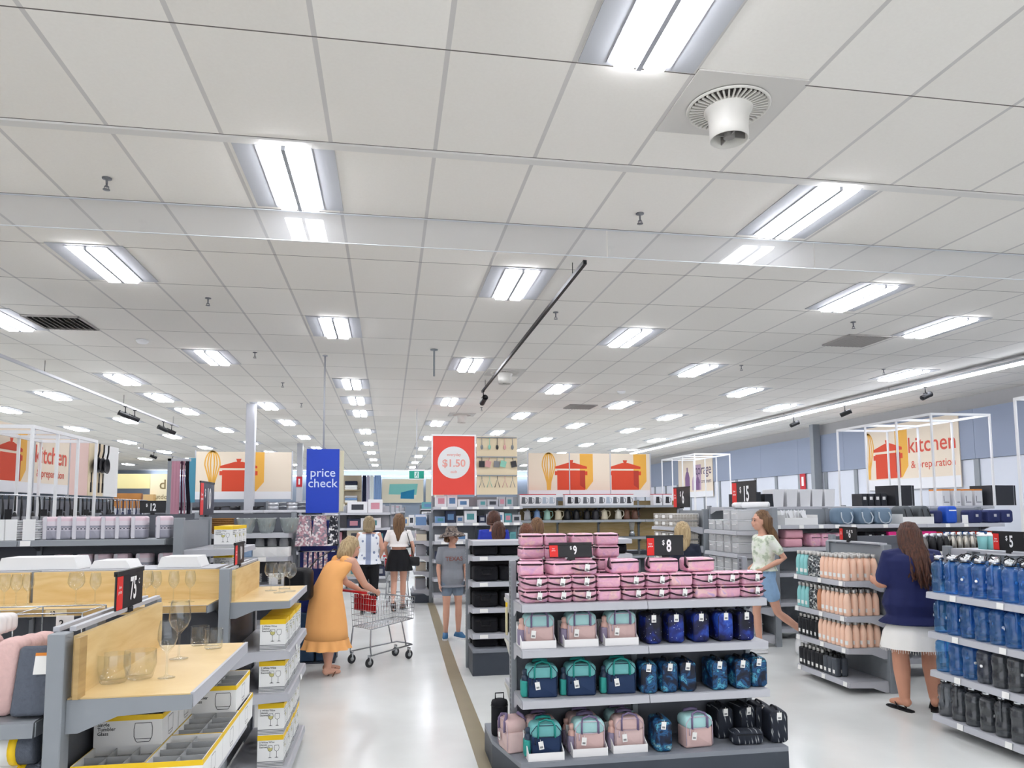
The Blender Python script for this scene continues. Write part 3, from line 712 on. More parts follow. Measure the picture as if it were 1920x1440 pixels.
# ---------------------------------------------------------------- left side: glassware end caps and towels
def soft(name, m, w, d, h, r=.02, e=.015, bulge=.003):
    b=MB(); b.rbox(w,d,h,r,e,bulge=bulge); return b.mesh(name,m)
def zone_glass():
    g1=Gond('nearest maple glassware end cap with stemmed glasses on its top shelf',-1.03,2.62,pi/2,.95,1.41,[1.2,.873,.5,.12],.4,wood=1.2,postw=.07,postd=.04,back=[(steel_d,.1,1.19)],tickets=[])
    b=MB()
    for x in (-.02,.03): b.box(.03,.93,x,x+.02,1.41,1.425)
    obj('top_rail',b.mesh('top_rail',steel_l),g1.o)
    b=MB(); b.box(-.02,.04,-.052,-.036,1.2,1.395); obj('board_edge',b.mesh('board_edge',maple_e),g1.o)
    tl=P_tumblerbox(3,2,.225,.2,.105); trr=P_tumblerbox(2,4,.18,.3,.105)
    def W(g,kind,parts,label,cat,x,y,z,r=0,grp=None): return build(kind,parts,label,cat,(x,y,z+.0008),r,grp)
    for k,y in enumerate((2.745,2.955,3.165,3.375)): W(g1,'tumbler_box',tl,f'wide open carton of tumblers, lower layer by the spine, {od(k+1)} from the near end','box',-.895,y,.873,0,'tumbler cartons')
    for k,y in enumerate((2.93,3.14,3.35)): W(g1,'tumbler_box',tl,f'wide open carton of tumblers, upper layer by the spine, {od(k+1)} from the near end','box',-.895,y,.98,0,'tumbler cartons')
    for k,y in enumerate((2.79,3.095,3.40)): W(g1,'tumbler_box',trr,f'narrow open carton of tumblers, lower layer by the aisle, {od(k+1)} from the near end','box',-.69,y,.873,0,'tumbler cartons')
    W(g1,'tumbler_box',trr,'narrow open carton of tumblers topping the aisle-side stack','box',-.70,3.37,.98,0,'tumbler cartons')
    for k,y in enumerate((2.80,3.11,3.42)): W(g1,'tumbler_box',trr,f'narrow carton of tumblers down on the second lowest shelf, {od(k+1)} from the near end','box',-.72,y,.5,0,'tumbler cartons')
    wl=P_wine(.235,.042); ws=P_wine(.205,.034); tb=P_tumbler(.085,.04,.033); bw=P_tumbler(.10,.055,.04)
    def glass(p,kind,u,v,z,label,cat): 
        x,y,_=pz(u,v,z); build(kind,p,label,cat,(x,y,z+.001))
    glass(bw,'tumbler_glass',212,1280,1.2,'wide low glass bowl on the nearest maple shelf, closer to camera','glass')
    glass(bw,'tumbler_glass',262,1272,1.2,'second wide glass bowl, touching its twin on the nearest maple shelf','glass')
    glass(ws,'wine_glass',312,1272,1.2,'slim stemmed glass standing alone on the nearest maple shelf','wine glass')
    glass(wl,'wine_glass',335,1236,1.2,'big stemmed wine glass behind the slim one on the nearest maple shelf','wine glass')
    glass(tb,'tumbler_glass',374,1210,1.2,'faceted tumbler on the nearest maple shelf, farther one of the pair','tumbler')
    glass(tb,'tumbler_glass',400,1216,1.2,'faceted tumbler on the nearest maple shelf, closer to the shelf edge','tumbler')
    price_sign('black and red 75 cent sign clipped on the nearest maple end cap',-1.01,3.155,1.425,pi/2,.30,.142,'','75','c')
    # towels left of the first end cap
    g=Gond('low shelving with folded towels left of the nearest maple end cap',-3.55,3.12,0,2.42,1.38,[1.12,.86,.5,.12],.45,bays=2,back=[(steel_d,.1,1.1)],m=steel)
    pk=mat('pink_towel','#e3bdb7',.95,var=.1,vscale=60,bump=.4); gy=mat('grey_towel','#5c626d',.95,var=.15,vscale=80,bump=.4); nv=mat('navy_towel','#272c3c',.95,var=.1,vscale=60,bump=.3); wt=mat('white_towel','#ece7e4',.95,var=.05,bump=.3)
    def folded(m,w,d,h,name='towel_cloth'):
        b=MB(); n=3
        for k in range(n): b.rbox(w,d/n*1.02,h*(1-.03*k),min(.025,d/n/2),.012,c=(0,-d/2+d/n*(k+.5),0),bulge=.003)
        return [(name,b.mesh(name,m))]
    gt=folded(gy,.115,.09,.225)
    x,y=-1.165,2.74
    build('folded_towel',gt+[('swing_tag',BX('swing_tag',tagw,(.0,.05,-.052,-.05,.13,.2)),[('orange_edge',BX('orange_edge',mat('orange_ink','#e0862d',.6),0,.05,-.053,-.052,.19,.2))],'white tag with orange edge')],'charcoal grey folded towel with a white tag beside the nearest post','towel',(x,y,1.122),(radians(-14),0,0))
    for k in range(5):
        build('folded_towel',folded(pk,.07,.3,.25-.015*(k%2)),f'pink folded towel filed upright, {od(k+1)} from the charcoal towel','towel',(-1.275-.083*k,2.90 if k==0 else 2.87,1.122),(0,radians(4),radians(3*(k%2))),'pink folded towels')
    build('folded_towel',folded(wt,.3,.12,.07),'white folded towel lying along the top of the pink towels','towel',(-1.47,2.9,1.374),0)
    for k in range(3): build('folded_towel',folded(nv if k==0 else pk,.4,.14,.09),f'{("navy","pink","dusky pink")[k]} folded towel on the hidden side behind the pink towels, {od(k+1)} along','towel',(-1.4-.42*k,3.3,1.161),0)
    for k in range(4):
        b=MB(); b.T=Matrix.Rotation(pi/2,4,'Y'); b.lathe([(0,-.16),(.05,-.16),(.055,-.15),(.055,.15),(.05,.16),(0,.16)],18)
        me=b.mesh('roll_cloth',gy); b=MB(); b.T=Matrix.Rotation(pi/2,4,'Y'); b.lathe([(.0555,-.03),(.0565,-.03),(.0565,.085),(.0555,.085)],18,cap=False); l1=b.mesh('paper_sleeve',tagw); b=MB(); b.T=Matrix.Rotation(pi/2,4,'Y'); b.lathe([(.0557,.085),(.0568,.085),(.0568,.11),(.0557,.11)],18,cap=False); l2=b.mesh('yellow_sleeve_edge',yellow)
        xx,zz=((-1.28,.917),(-1.30,1.023),(-1.62,.917),(-1.64,1.023))[k]
        build('rolled_towel',[('roll_cloth',me,[('paper_sleeve',l1),('yellow_sleeve_edge',l2)])],f'grey rolled towel, white and yellow sleeve, {("lower","upper")[k%2]} of the {("pair beside the post","second pair from the post")[k//2]}','towel',(xx,2.74,zz),0,'rolled towels')
    b=MB()
    for y in (3.2,3.45): b.tube([(-3.4,y,1.40),(-1.2,y,1.40)],.003,5)
    for xx in (-1.2,-1.45,-2.0,-2.6,-3.4): b.tube([(xx,3.2,1.16),(xx,3.2,1.40),(xx,3.45,1.40),(xx,3.45,1.16)],.003,5)
    obj('wire_rail',b.mesh('wire_rail',chrome),g.o,(3.55,-3.12,0))
    t=build('price_card',[('card',BX('card',tagw,-.032,.032,-.002,0,0,.05)),('price_lettering',text_mesh('2',.034,ink,.001),None,None,(-.012,-.003,.02))],'small white price card reading 2 by the nearest post','price card',(-1.25,3.17,1.345)); 
    # second end cap
    g2=Gond('second maple end cap along the aisle, stocked with wine glass cartons',-1.04,5.15,pi/2,1.0,1.42,[1.2,.865,.59,.107],.4,wood=1.2,postw=.07,postd=.055,back=[(steel_d,.1,1.19)],tickets=[(1,.3),(2,.6)])
    b=MB()
    for x in (-.02,.03): b.box(.03,.93,x,x+.02,1.41,1.425)
    obj('top_rail',b.mesh('top_rail',steel_l),g2.o)
    wb=P_winebox()
    for lv,z in (('upper shelf',.865),('middle shelf',.59),('bottom shelf',.107),('bottom shelf, stacked on top',.313)):
        for k in range(5): g2.put('wine_glass_box',wb,f'white wine glass carton on the {lv} of the second end cap, {od(k+1)} from the near end'.replace('of the second end cap, ',''),'box',0.13+.178*k,-.285+(.0 if k%2 else .004),z,0,'wine glass cartons')
    for k,(u,v) in enumerate(((508,1108),(524,1112),(533,1104),(543,1109))):
        x,y,_=pz(u,v,1.2); build('wine_glass',P_wine(.21,.05) if k==0 else GW,f'large wine glass on the second maple end cap, {od(k+1)} of four across','wine glass',(x,y,1.201),0,'wine glasses on the second end cap') if k else None
        if k==0:
            GW=P_wine(.21,.05); build('wine_glass',GW,'large wine glass on the second maple end cap, first of four across','wine glass',(x,y,1.201),0,'wine glasses on the second end cap')
    price_sign('black and red 10 sign clipped on the second maple end cap',-1.02,5.39,1.435,pi/2,.32,.145,'','10','')
    # long maple run facing the camera
    g=Gond('long maple-backed glassware run facing the aisle behind the towels',-5.94,5.42,0,4.8,1.405,[1.2,.8,.4,.1],.42,bays=4,wood=1.2,back=[(steel_d,.1,1.19)],postw=.03,wood_back=False)
    for i in range(4):
        b=MB(); b.box(4.8*i/4+.012,4.8*(i+1)/4-.012,-.035,-.013,1.2,1.40); obj('back_board',b.mesh('back_board',maple),g.o)
        b=MB(); b.box(4.8*i/4+.004,4.8*(i+1)/4-.004,-.425,-.421,1.158,1.2); obj('maple_front_edge',b.mesh('maple_front_edge',maple_e),g.o)
    for k,u in enumerate((8,30,52,142,178,272,292,325,356)):
        x,y,_=py(u,1120,5.2); build('wine_glass',GW if k in (3,5) else ws,f'wine glass on the long maple run, {od(k+1)} from the picture left edge','wine glass',(x,y,1.201),0,'wine glasses on the long maple run')
    t=build('price_card',[('card',BX('card',mat('kraft_card','#dcc79b',.7),-.06,.06,-.002,0,-.02,.02)),('price_lettering',text_mesh('10',.032,ink,.0008),None,None,(-.02,-.003,0))],'small buff price card reading 10 on the long maple run edge','price card',(py(105,1143,4.99)[0],4.9945,1.178))
def pack_mesh():
    k=NT('banded_pack',rough=.35); v=k.coords(False); sp=k.n('SeparateXYZ'); k.l(v,sp.inputs[0])
    wv=k.n('TexChecker'); wv.inputs['Scale'].default_value=70; k.l(v,wv.inputs['Vector']); wv.inputs['Color1'].default_value=(*lin('#c9c3cc'),1); wv.inputs['Color2'].default_value=(*lin('#5d5c68'),1)
    zz=k.val('MULTIPLY',sp.outputs[2],5.0)
    c=k.ramp(zz,[(0,'#a3a2ae'),(.38,'#c3c0c9'),(.52,'#8f8f9b'),(.60,'#d5ccd3'),(.8,'#d9c0c9'),(1,'#e2dfe4')],'CONSTANT')
    m=k.n('Mix',data_type='RGBA'); a=k.val('GREATER_THAN',zz,.42); b2=k.val('LESS_THAN',zz,.52); k.l(k.val('MULTIPLY',a,b2),m.inputs['Factor']); k.l(c,m.inputs['A']); k.l(wv.outputs['Color'],m.inputs['B']); k.base(m.outputs['Result']); return k.m
def zone_canisters():
    pm=pack_mesh(); wpk=mat('plain_pack','#d5d2d8',.4)
    def pack():
        b=MB(); b.rbox(.128,.13,.2,.02,.02); p=[('pack_body',b.mesh('pack_body',pm))]
        b=MB(); b.box(-.05,-.02,-.0675,-.0655,.004,.197); p.append(('card_sleeve',b.mesh('card_sleeve',wpk))); return p
    pk=pack()
    g=Gond('grey shelving of boxed dinnerware behind the long maple run',-6.68,7.32,0,4.74,1.66,[1.56,1.23,.8,.4],.42,bays=4,back=[(steel_d,.3,1.62)],m=steel,tickets=[(0,3.15,.08,.045),(0,3.62,.08,.045),(0,2.1,.08,.045)])
    for k,u in enumerate((98,124,152,178,206,232,262,308)):
        x,y,_=py(u,1000,7.08); build('dinnerware_pack',pk,f'banded dinnerware pack on the upper grey shelf, {od(k+1)} from the plate stacks','dinnerware pack',(x,y,1.561),radians(R.uniform(-3,3)),'banded packs on the upper grey shelf')
    for k,u in enumerate((118,160,195,230,272,312)):
        x,y,_=py(u,1060,7.08); build('dinnerware_pack',pk,f'banded dinnerware pack on the lower grey shelf, {od(k+1)} from the left','dinnerware pack',(x,y,1.231),radians(R.uniform(-9,9)),'banded packs on the lower grey shelf')
    def plates(n,r=.075):
        b=MB()
        for k in range(n): b.lathe([(0,.0+.02*k),(r*.7,.002+.02*k),(r,.014+.02*k),(r,.017+.02*k),(r*.68,.006+.02*k),(0,.005+.02*k)],18)
        return [('plate_stack',b.mesh('plate_stack',white_g)),('card_band',BX('card_band',white,(-.05,.05,-r-.004,-r-.002,0,.02*n+.01)),)]
    pl=plates(4)
    for k,u in enumerate((6,28,62)):
        for zz in (0,1):
            x,y,_=py(u,1000,7.03); build('plate_pack',pl,f'white stacked plate pack, {("lower","upper")[zz]} one, {od(k+1)} from the left edge of the grey shelf','plate stack',(x,y,1.561+.09*zz),0,'white plate packs')
    for k,u in enumerate((8,30)):
        x,y,_=py(u,1060,7.03); build('plate_pack',pl,f'white plate pack on the lower grey shelf, {od(k+1)} from the left','plate stack',(x,y,1.231),0)
    def lidbox(w,d,h): 
        b=MB(); b.prism([(-w/2,0),(w/2,0),(w/2-.03,h),(-w/2+.03,h)],'y',-d/2,d/2); return [(None,b.mesh('open_carton',white))]
    for k,(u,w,h) in enumerate(((78,.52,.085),(212,.27,.055),(340,.30,.075))):
        x,y,_=py(u,1075,5.66); build('open_carton',lidbox(w,.25,h),f'white card carton just above the maple back boards, {od(k+1)} from the left','box',(x,5.72,1.402),0)

    b=MB(); b.box(-5.9,-1.2,5.50,5.92,1.37,1.40); t=thing('back_shelf','grey shelf on the far side of the long maple run','shelf',(0,0,0)); obj('shelf_board',b.mesh('shelf_board',steel_l),t)
    b=MB(); 
    for xx in (-5.7,-3.5,-1.3): b.box(xx-.02,xx+.02,5.55,5.6,0,1.37)
    obj('shelf_post',b.mesh('shelf_post',steel),t)
    # third end cap, set back
    g3=Gond('tall grey end cap with yellow-topped cartons behind the second maple one',-1.8,6.92,pi/2,1.0,1.745,[1.46,1.2,.86,.5,.12],.45,postw=.06,back=[(steel,.1,1.72)],m=steel_l)
    wb=P_winebox()
    for k in range(3): g3.put('wine_glass_box',[(wb[0][0],wb[0][1],wb[0][2])],f'yellow-topped glass carton on the grey end cap, {od(k+1)} from its near post','box',.2+.19*k,-.33,1.46,radians(-8))
    g3.put('wine_glass_box',wb,'yellow-topped carton in shade on the grey end cap second shelf','box',.3,-.3,1.2)
    price_sign('large black and red 10 dollar sign standing on the grey end cap',-1.78,7.70,1.765,pi/2,.56,.325,'$','10','')
    # glass bowls run
    g=Gond('grey shelving of glass bowls beside the placemat stand',-3.38,9.3,0,2.24,1.79,[1.54,1.27,.95,.5],.45,bays=2,postw=.06,back=[(steel_d,.3,1.77)],m=steel_l,tickets=[(1,1.6,.09,.05),(1,1.95,.09,.05)])
    bowl=MB(); bowl.lathe([(0,0),(.06,.0),(.09,.05),(.115,.16),(.117,.18),(.111,.18),(.108,.16),(.085,.056),(.055,.01),(0,.01)],24); bm=[(None,bowl.mesh('glass_bowl',thin_glass('bowl_glass',(.92,.96,.95),.82,.04,.14,1.6)))]
    for k,u in enumerate((462,500,543)):
        x,y,_=py(u,985,8.98); build('glass_bowl',bm,f'big clear glass bowl on the grey shelf, {od(k+1)} from the left','bowl',(x,y,1.541),0,'big glass bowls')
    b=MB()
    for k in range(8): b.lathe([(0,.022*k),(.11,.022*k),(.13,.022*k+.026),(.12,.022*k+.026),(.10,.022*k+.006),(0,.022*k+.006)],20)
    wick=mat('wicker','#8f6534',.8,var=.3,vscale=60,bump=.6)
    x,y,_=py(418,985,8.95); build('wicker_basket_stack',[(None,b.mesh('wicker_basket_stack',wick))],'stack of brown woven baskets at the left of the glass bowls','basket',(x,y,1.541))
    cbm=soft('carton',white,.15,.2,.11,.005,.004,0)
    jug=MB(); jug.lathe([(0,.11),(.05,.11),(.055,.16),(.045,.2),(.05,.22)],14,cap=False); jm=jug.mesh('plastic_wrap',plastic)
    for k,u in enumerate((487,510,532)):
        x,y,_=py(u,1025,8.98); build('jug_carton',[('carton',cbm),('plastic_wrap',jm)],f'white open carton with a wrapped jug under the glass bowls, {od(k+1)} along','box',(x,y,1.271),0)
    x,y,_=py(466,1025,8.98); build('blue_carton',[(None,soft('blue_carton',mat('blue_card','#8aa4c2',.6),.14,.2,.1,.005,.004,0))],'pale blue carton beside the white jug cartons','box',(x,y,1.271))
    pl2=plates(6,.08)
    for k,u in enumerate((515,538,478)):
        x,y,_=py(u,1080,8.98); build('plate_pack',pl2,f'stack of pale plates low under the glass bowls, {("left of two by the post","right of two by the post","farthest from the post")[k]}','plate stack',(x,y,.951),0)
    # placemat stand
    t=thing('placemat_stand','blue-backed stand of hanging patterned placemats under the price check sign','stand',(0,0,0))
    blue=mat('navy_panel','#1c2a72',.5)
    obj('back_panel',BX('back_panel',blue,-1.07,-.62,9.42,9.46,.021,1.68),t); obj('frame_post',BX('frame_post',steel,(-1.09,-1.07,9.4,9.46,0,1.78)),t); obj('frame_post',BX('frame_post',steel,(-.62,-.6,9.4,9.46,0,1.78)),t)
    obj('base',BX('base',slate,-1.08,-.61,9.05,9.46,0,.02),t)
    b=MB(); b.tube([(-1.07,9.40,1.745),(-1.07,9.12,1.745),(-.61,9.12,1.745),(-.61,9.40,1.745)],.008,6); obj('hanging_rail',b.mesh('hanging_rail',chrome),t); b=MB(); b.tube([(-1.07,9.40,1.31),(-1.07,9.15,1.31),(-.63,9.15,1.31)],.006,6); obj('hanging_rail',b.mesh('hanging_rail',chrome),t)
    k=NT('speckle_mat',rough=.8); v=k.coords(True,(1,1,1)); vo=k.n('TexVoronoi'); vo.inputs['Scale'].default_value=45; k.l(v,vo.inputs['Vector']); k.base(k.ramp(vo.outputs['Color'],[(.2,'#b98f9a'),(.4,'#eae0e2'),(.6,'#8d8793'),(.8,'#d2a9b3')],'CONSTANT')); m1=k.m
    k=NT('speckle_mat_dark',rough=.8); v=k.coords(True,(1,1,1)); vo=k.n('TexVoronoi'); vo.inputs['Scale'].default_value=40; k.l(v,vo.inputs['Vector']); k.base(k.ramp(vo.outputs['Color'],[(.2,'#23242c'),(.45,'#eceaea'),(.6,'#4a4c58'),(.8,'#b5b2b6')],'CONSTANT')); m2=k.m
    for i,(x,m,n) in enumerate(((-1.0,m1,5),(-.82,m1,5),(-.66,m2,5))):
        for j in range(n):
            b=MB(); w=.10 if i<2 else .06; b.prism([(-w*.8,0),(w*.8,0),(w*.7,.05),(-w*.7,.05)][:0] or [(-w,-.36),(w,-.36),(w*.62,0),(-w*.62,0)],'y',-.003,.003)
            build('placemat',[(None,b.mesh('placemat',m))],f'{("pink speckled","mauve speckled","black and white")[i]} placemat hanging from the top rail, {od(j+1)} from the front','placemat',(x+.006*(j%2),9.15+.035*j,1.735),(radians(-6),0,radians(R.uniform(-5,5))),'hanging placemats')
    for j in range(5):
        b=MB(); b.prism([(-.022,-.2),(.022,-.2),(.018,0),(-.018,0)],'y',-.003,.003)
        build('napkin_strip',[(None,b.mesh('napkin_strip',m1))],f'narrow pink cloth strip hanging from the lower rail, {od(j+1)} from the left','napkin',(-.98+.06*j,9.16,1.305),(0,0,radians(8)),'cloth strips on the lower rail')
    b=soft('bundle',mat('denim_bundle','#2e4560',.8,var=.3,vscale=30),.2,.16,.28,.02,.02)
    for j in range(4): build('blue_bundle',[(None,b)],f'dark blue wrapped bundle in the foot of the placemat stand, {("front left","front right","back left","back right")[j]}','bundle',(-.95+.22*(j%2),9.14+(.17 if j>1 else 0),.022),0)
    for j in range(2): build('blue_bundle',[(None,b)],f'dark blue wrapped bundle stacked upon the front {("left","right")[j]} one','bundle',(-.95+.22*j,9.14,.305),0)
    # price check sign on its pole
    t=thing('price_check_sign','tall blue hanging sign reading price check on a pole from the ceiling','sign',(-.87,10.1,0))
    obj('sign_panel',BX('sign_panel',mat('sign_blue','#0f3fc0',.4),-.215,.215,-.02,0,1.77,2.63),t); obj('side_edge',BX('side_edge',mat('cream_edge','#d9d2b4',.6),.216,.27,-.015,.10,1.79,2.61),t)
    wl=mat('pale_blue_letter','#d8e4ff',.5); obj('lettering',text_mesh('price\ncheck',.165,wl,.001,1.0,line=.86),t,(.0,-.022,2.235))
    b=MB(); b.tube([(0,0.03,2.6),(0,.03,ZC-.001)],.012,8); b.lathe([(.035,ZC-.012),(.035,ZC-.001)],12,c=(0,.03,0)); obj('pole',b.mesh('pole',steel_l),t)
def pot_art(b, y, s, whisk=True, board=True, x=0, z=0, clip=None, both=True):
    """flat saucepan, whisk and board shapes in the xz plane at depth y; materials 1 orange 2 red 3 dark red 4 cream"""
    def P(pts,m,dy): 
        q=[(max(clip[0],min(clip[1],x+p[0]*s)) if clip else x+p[0]*s, y-dy, z+p[1]*s) for p in pts]; b.poly(q,m)
    if board: P([(.2,0.1),(.37,0.0),(.55,.22),(.55,.93),(.2,.93)],1,.0006); 
    if whisk:
        def arc(k,w):
            o=[]
            for i in range(15):
                a=pi*i/14; o.append((-.62+cos(a)*.17*k,.62+sin(a)*.33))
            o=[(-.655+.035*(1+k)/1,.18)]+o if 0 else [(-.62+.05*k,.2)]+o+[(-.62-.05*k,.2)]
            for p,q in zip(o,o[1:]):
                d=Vector((q[0]-p[0],q[1]-p[1])); nn=Vector((-d.y,d.x)).normalized()*w
                P([(p[0]-nn.x,p[1]-nn.y),(q[0]-nn.x,q[1]-nn.y),(q[0]+nn.x,q[1]+nn.y),(p[0]+nn.x,p[1]+nn.y)],1,.0006)
        for k in (1,.62,.25): arc(k,.016)
        P([(-.67,-.0),(-.57,-.0),(-.55,.24),(-.69,.24)],1,.0008)
    P([(-.4,0),(.34,0),(.34,.5),(-.4,.5)],2,.0012)
    if board: P([(.2,.12),(.34,.02),(.34,.5),(.2,.5)],3,.0016)
    P([(-.46,.38),(-.4,.38),(-.4,.48),(-.46,.48)],2,.0012); P([(.34,.38),(.4,.38),(.4,.48),(.34,.48)],2,.0012)
    P([(-.45,.545),(.39,.545),(.39,.6),(.05,.70),(-.11,.70),(-.45,.6)],2,.0012); P([(-.07,.70),(.01,.70),(.03,.77),(-.09,.77)],2,.0012)
ART=lambda: [mat('banner_cream','#eadbc6',.7),mat('art_orange','#eab04a',.7),mat('art_red','#d8492c',.7),mat('art_dark_red','#b63a2c',.7),mat('banner_white','#e8e8ea',.7)]
# ---------------------------------------------------------------- centre: lunch bag display, and the black bag shelving behind it
def zone_center():
    g=Gond('double-sided grey display of lunch bags in the middle of the store',.87,5.1,0,1.74,1.44,[1.175,.88,.555],.31,bays=2,slots=True,back=[(steel_d,.2,1.15)],base=(.2,.42,slate),basepoly=[(-.03,-.42),(1.80,-.42),(1.80,.5),(-.14,.5),(-.14,.10)],postw=.04,m=steel_l)
    for z in (1.175,.88,.555):
        b=MB(); b.box(.0,1.74,.075,.38,z-.03,z); o=obj('rear_shelf',b.mesh('rear_shelf',steel_l),g.o)
        b=MB(); b.prism([(.075,z-.03),(.075,z-.14),(.12,z-.14),(.3,z-.06),(.38,z-.05),(.38,z-.03)],'x',-.006,-.001); obj('bracket',b.mesh('bracket',mat('cream_steel','#c9c7bd',.5)),o)
    lb=P_lunchbag(); lz=P_lunchbag(True)
    us=(1000,1046,1091,1137,1183,1227,1271,1315,1359,1402)
    for row,z in (('bottom',1.176),('second',1.266)):
        for k,u in enumerate(us):
            x,y,_=py(u,1110,4.93)
            plain=(k in (3,) or (row=='bottom' and k in (7,8)) or (row=='second' and k==6))
            build('lunch_bag',lz if plain else lb,f'pink shiny lunch bag, {row} layer of the pile, {od(k+1)} from the left post','lunch bag',(x,y+.0,z),radians(R.uniform(-7,7)),'pink shiny lunch bags')
    for k,u in enumerate((994,1049,1094)):
        x,y,_=py(u,1070,4.95); build('lunch_bag',lb if k==2 else lz,f'pink shiny lunch bag on the third layer near the left post, {od(k+1)} along','lunch bag',(x,y,1.357),radians((-4,14,-9)[k]),'pink shiny lunch bags')
    for k,u in enumerate((1163,1237,1303)):
        x,y,_=py(u,1065,5.0); b=MB(); b.rbox(.21,.15,.095,.02,.018,bulge=.004); me=b.mesh('bag_body',_M['holographic_pink'])
        c=MB(); c.tube([(-.105,-.076,.075),(.1,-.076,.078)],.006,5); z=c.mesh('zip',mat('dark_strap','#2a0f1c',.7)); c=MB(); c.tube([(-.105,-.06,.03),(-.125,-.07,.05),(-.12,-.06,.08),(-.1,-.02,.098)],.013,6,flat=.5); st=c.mesh('carry_strap',mat('dark_strap','#2a0f1c',.7))
        build('lunch_bag',[('bag_body',me,[('zip',z)]),('carry_strap',st)],f'large pink shiny lunch bag lying on top of the pile, {od(k+1)} of three','lunch bag',(x,y-.03,1.357),radians((3,-5,4)[k]),'pink shiny lunch bags')
    past=P_pack('#d3b3ae','#a8d3d2','#77698a','#8d8299','#d9aea2','#c9b6c4','pastel'); teal=P_pack('#1c3358','#6fb4b4','#1f8f86','#2f9a90','#2b3a4e','#16263f','teal'); pinkp=P_pack('#d8bcb8','#d3b4b0','#77698a','#8d8299','#d9aea2','#cdb6c0','blush')
    past2=P_pack('#d3b3ae','#a8d3d2','#77698a','#8d8299','#d9aea2','#c9b6c4','pastel',False)
    gal=_galaxy('galaxy_blue',[(.38,'#03041a'),(.49,'#090f40'),(.57,'#12277c'),(.66,'#2750b4'),(.76,'#8fa5e6')],True,7); oce=_galaxy('ocean_print',[(.36,'#060d1f'),(.46,'#0b2040'),(.52,'#17588a'),(.56,'#0d2a50'),(.62,'#4fa8c9'),(.66,'#0c2442'),(.74,'#9fd0dc')],False,13); fe=_feather()
    tg=P_tallbag(gal); to=P_tallbag(oce); tf=P_tallbag(fe,.125,.19,.21)
    tr=P_tray(.235,.2,.05,.15)
    def X(u,y): return py(u,1200,y)[0]
    for k,u in enumerate((1008,1086,1160)):
        x=X(u,4.95)
        build('display_tray',tr,f'white card tray under a pastel bag on the upper middle shelf, {od(k+1)} from the left','tray',(x-.015,4.93,.881),0)
        build('lunch_backpack',past,f'mint and pink mini backpack in a tray, upper middle shelf, {od(k+1)} from the left','bag',(x,4.935,.887),radians(R.uniform(-3,3)),'mint and pink backpacks on the upper middle shelf')
    for k,u in enumerate((1216,1258,1303,1346,1385)):
        build('printed_bag',tg,f'galaxy-print blue lunch bag on the upper middle shelf, {od(k+1)} from the pastel bags','bag',(X(u,4.95)+.0,4.92,.881),radians(R.uniform(-6,2)),'galaxy-print bags')
    for k,u in enumerate((1013,1084,1158)):
        build('lunch_backpack',teal,f'navy and teal mini backpack, lower middle shelf, {od(k+1)} from the left','bag',(X(u,4.93)+.0,4.91,.556),radians(R.uniform(-4,4)),'navy and teal backpacks')
    for k,u in enumerate((1208,1243,1279,1335,1378,1413)):
        build('printed_bag',to,f'ocean-print dark blue lunch bag on the lower middle shelf, {od(k+1)} along','bag',(X(u,4.93),4.91+(.0 if k<5 else .03),.556),radians(R.uniform(-8,4)),'ocean-print bags')
    B=.2
    bx=[(1020,'navy and teal mini backpack in the left base tray',teal,4.80),(1100,'mint and pink mini backpack in the middle base tray',past,4.83),(1173,'all-pink mini backpack in the right base tray',pinkp,4.85)]
    for u,lb2,pp,y in bx:
        x=X(u,y); build('display_tray',tr,lb2.split(' in ')[0].replace('mini backpack','')+' bag tray of white card standing on the base deck','tray',(x-.012,y,B+.001),0); build('lunch_backpack',pp,lb2+', on the base deck','bag',(x,y+.01,B+.006),radians(-2))
        build('lunch_backpack',pinkp if u!=1173 else past2,f'mini backpack half hidden behind the one in the {lb2.split("in the ")[1]}','bag',(x+.0,y+.165,B+.001),0)
    x=X(948,5.0); build('lunch_backpack',pinkp,'pink mini backpack turned side-on at the left end of the base deck','bag',(.855-.02,4.98,B+.001),radians(-80))
    build('printed_bag',to,'ocean-print tall bag standing alone on the base deck beside the trays','bag',(X(1232,4.83),4.82,B+.001),radians(-4))
    build('lunch_backpack',past2,'mint and pink mini backpack standing without a tray on the base deck','bag',(X(1297,4.84),4.83,B+.001),radians(4))
    for k,(u,y,r) in enumerate(((1345,5.0,0),(1385,5.0,6),(1418,5.0,-6),(1446,4.84,-8))):
        build('printed_bag',tf,f'black feather-print bag upright on the base deck, {od(k+1)} from the pastel bag','bag',(X(u,y),y,B+.001),radians(r),'feather-print bags')
    b=MB(); b.rbox(.22,.1,.095,.03,.02); c=MB(); c.tube([(-.09,-.052,.07),(.09,-.052,.07)],.003,5)
    build('printed_bag',[('bag_body',b.mesh('bag_body',fe)),('zip',c.mesh('zip',black))],'black feather-print bag lying on its side in front of the upright ones','bag',(X(1390,4.82),4.80,B+.001),radians(-3))
    b=MB(); b.lathe([(0,0),(.05,0),(.058,.01),(.06,.03),(.06,.225),(.055,.24),(.03,.25),(0,.25)],18); c=MB(); c.tube([(-.03,0,.245),(-.03,0,.29),(.03,0,.29),(.03,0,.245)],.009,6,flat=.5); d=MB(); d.tube([(.061*cos(2*pi*i/14),.061*sin(2*pi*i/14),.205) for i in range(14)],.003,5,closed=True)
    build('bottle_cooler',[('cooler_body',b.mesh('cooler_body',blackf)),('top_handle',c.mesh('top_handle',blackf)),('zip',d.mesh('zip',black))],'black round bottle cooler bag at the left end of the lunch bag display','bag',(X(936,5.3)-.0,5.3,B+.001),0)
    b=MB(); b.rbox(.05,.012,.2,.01,.003); 
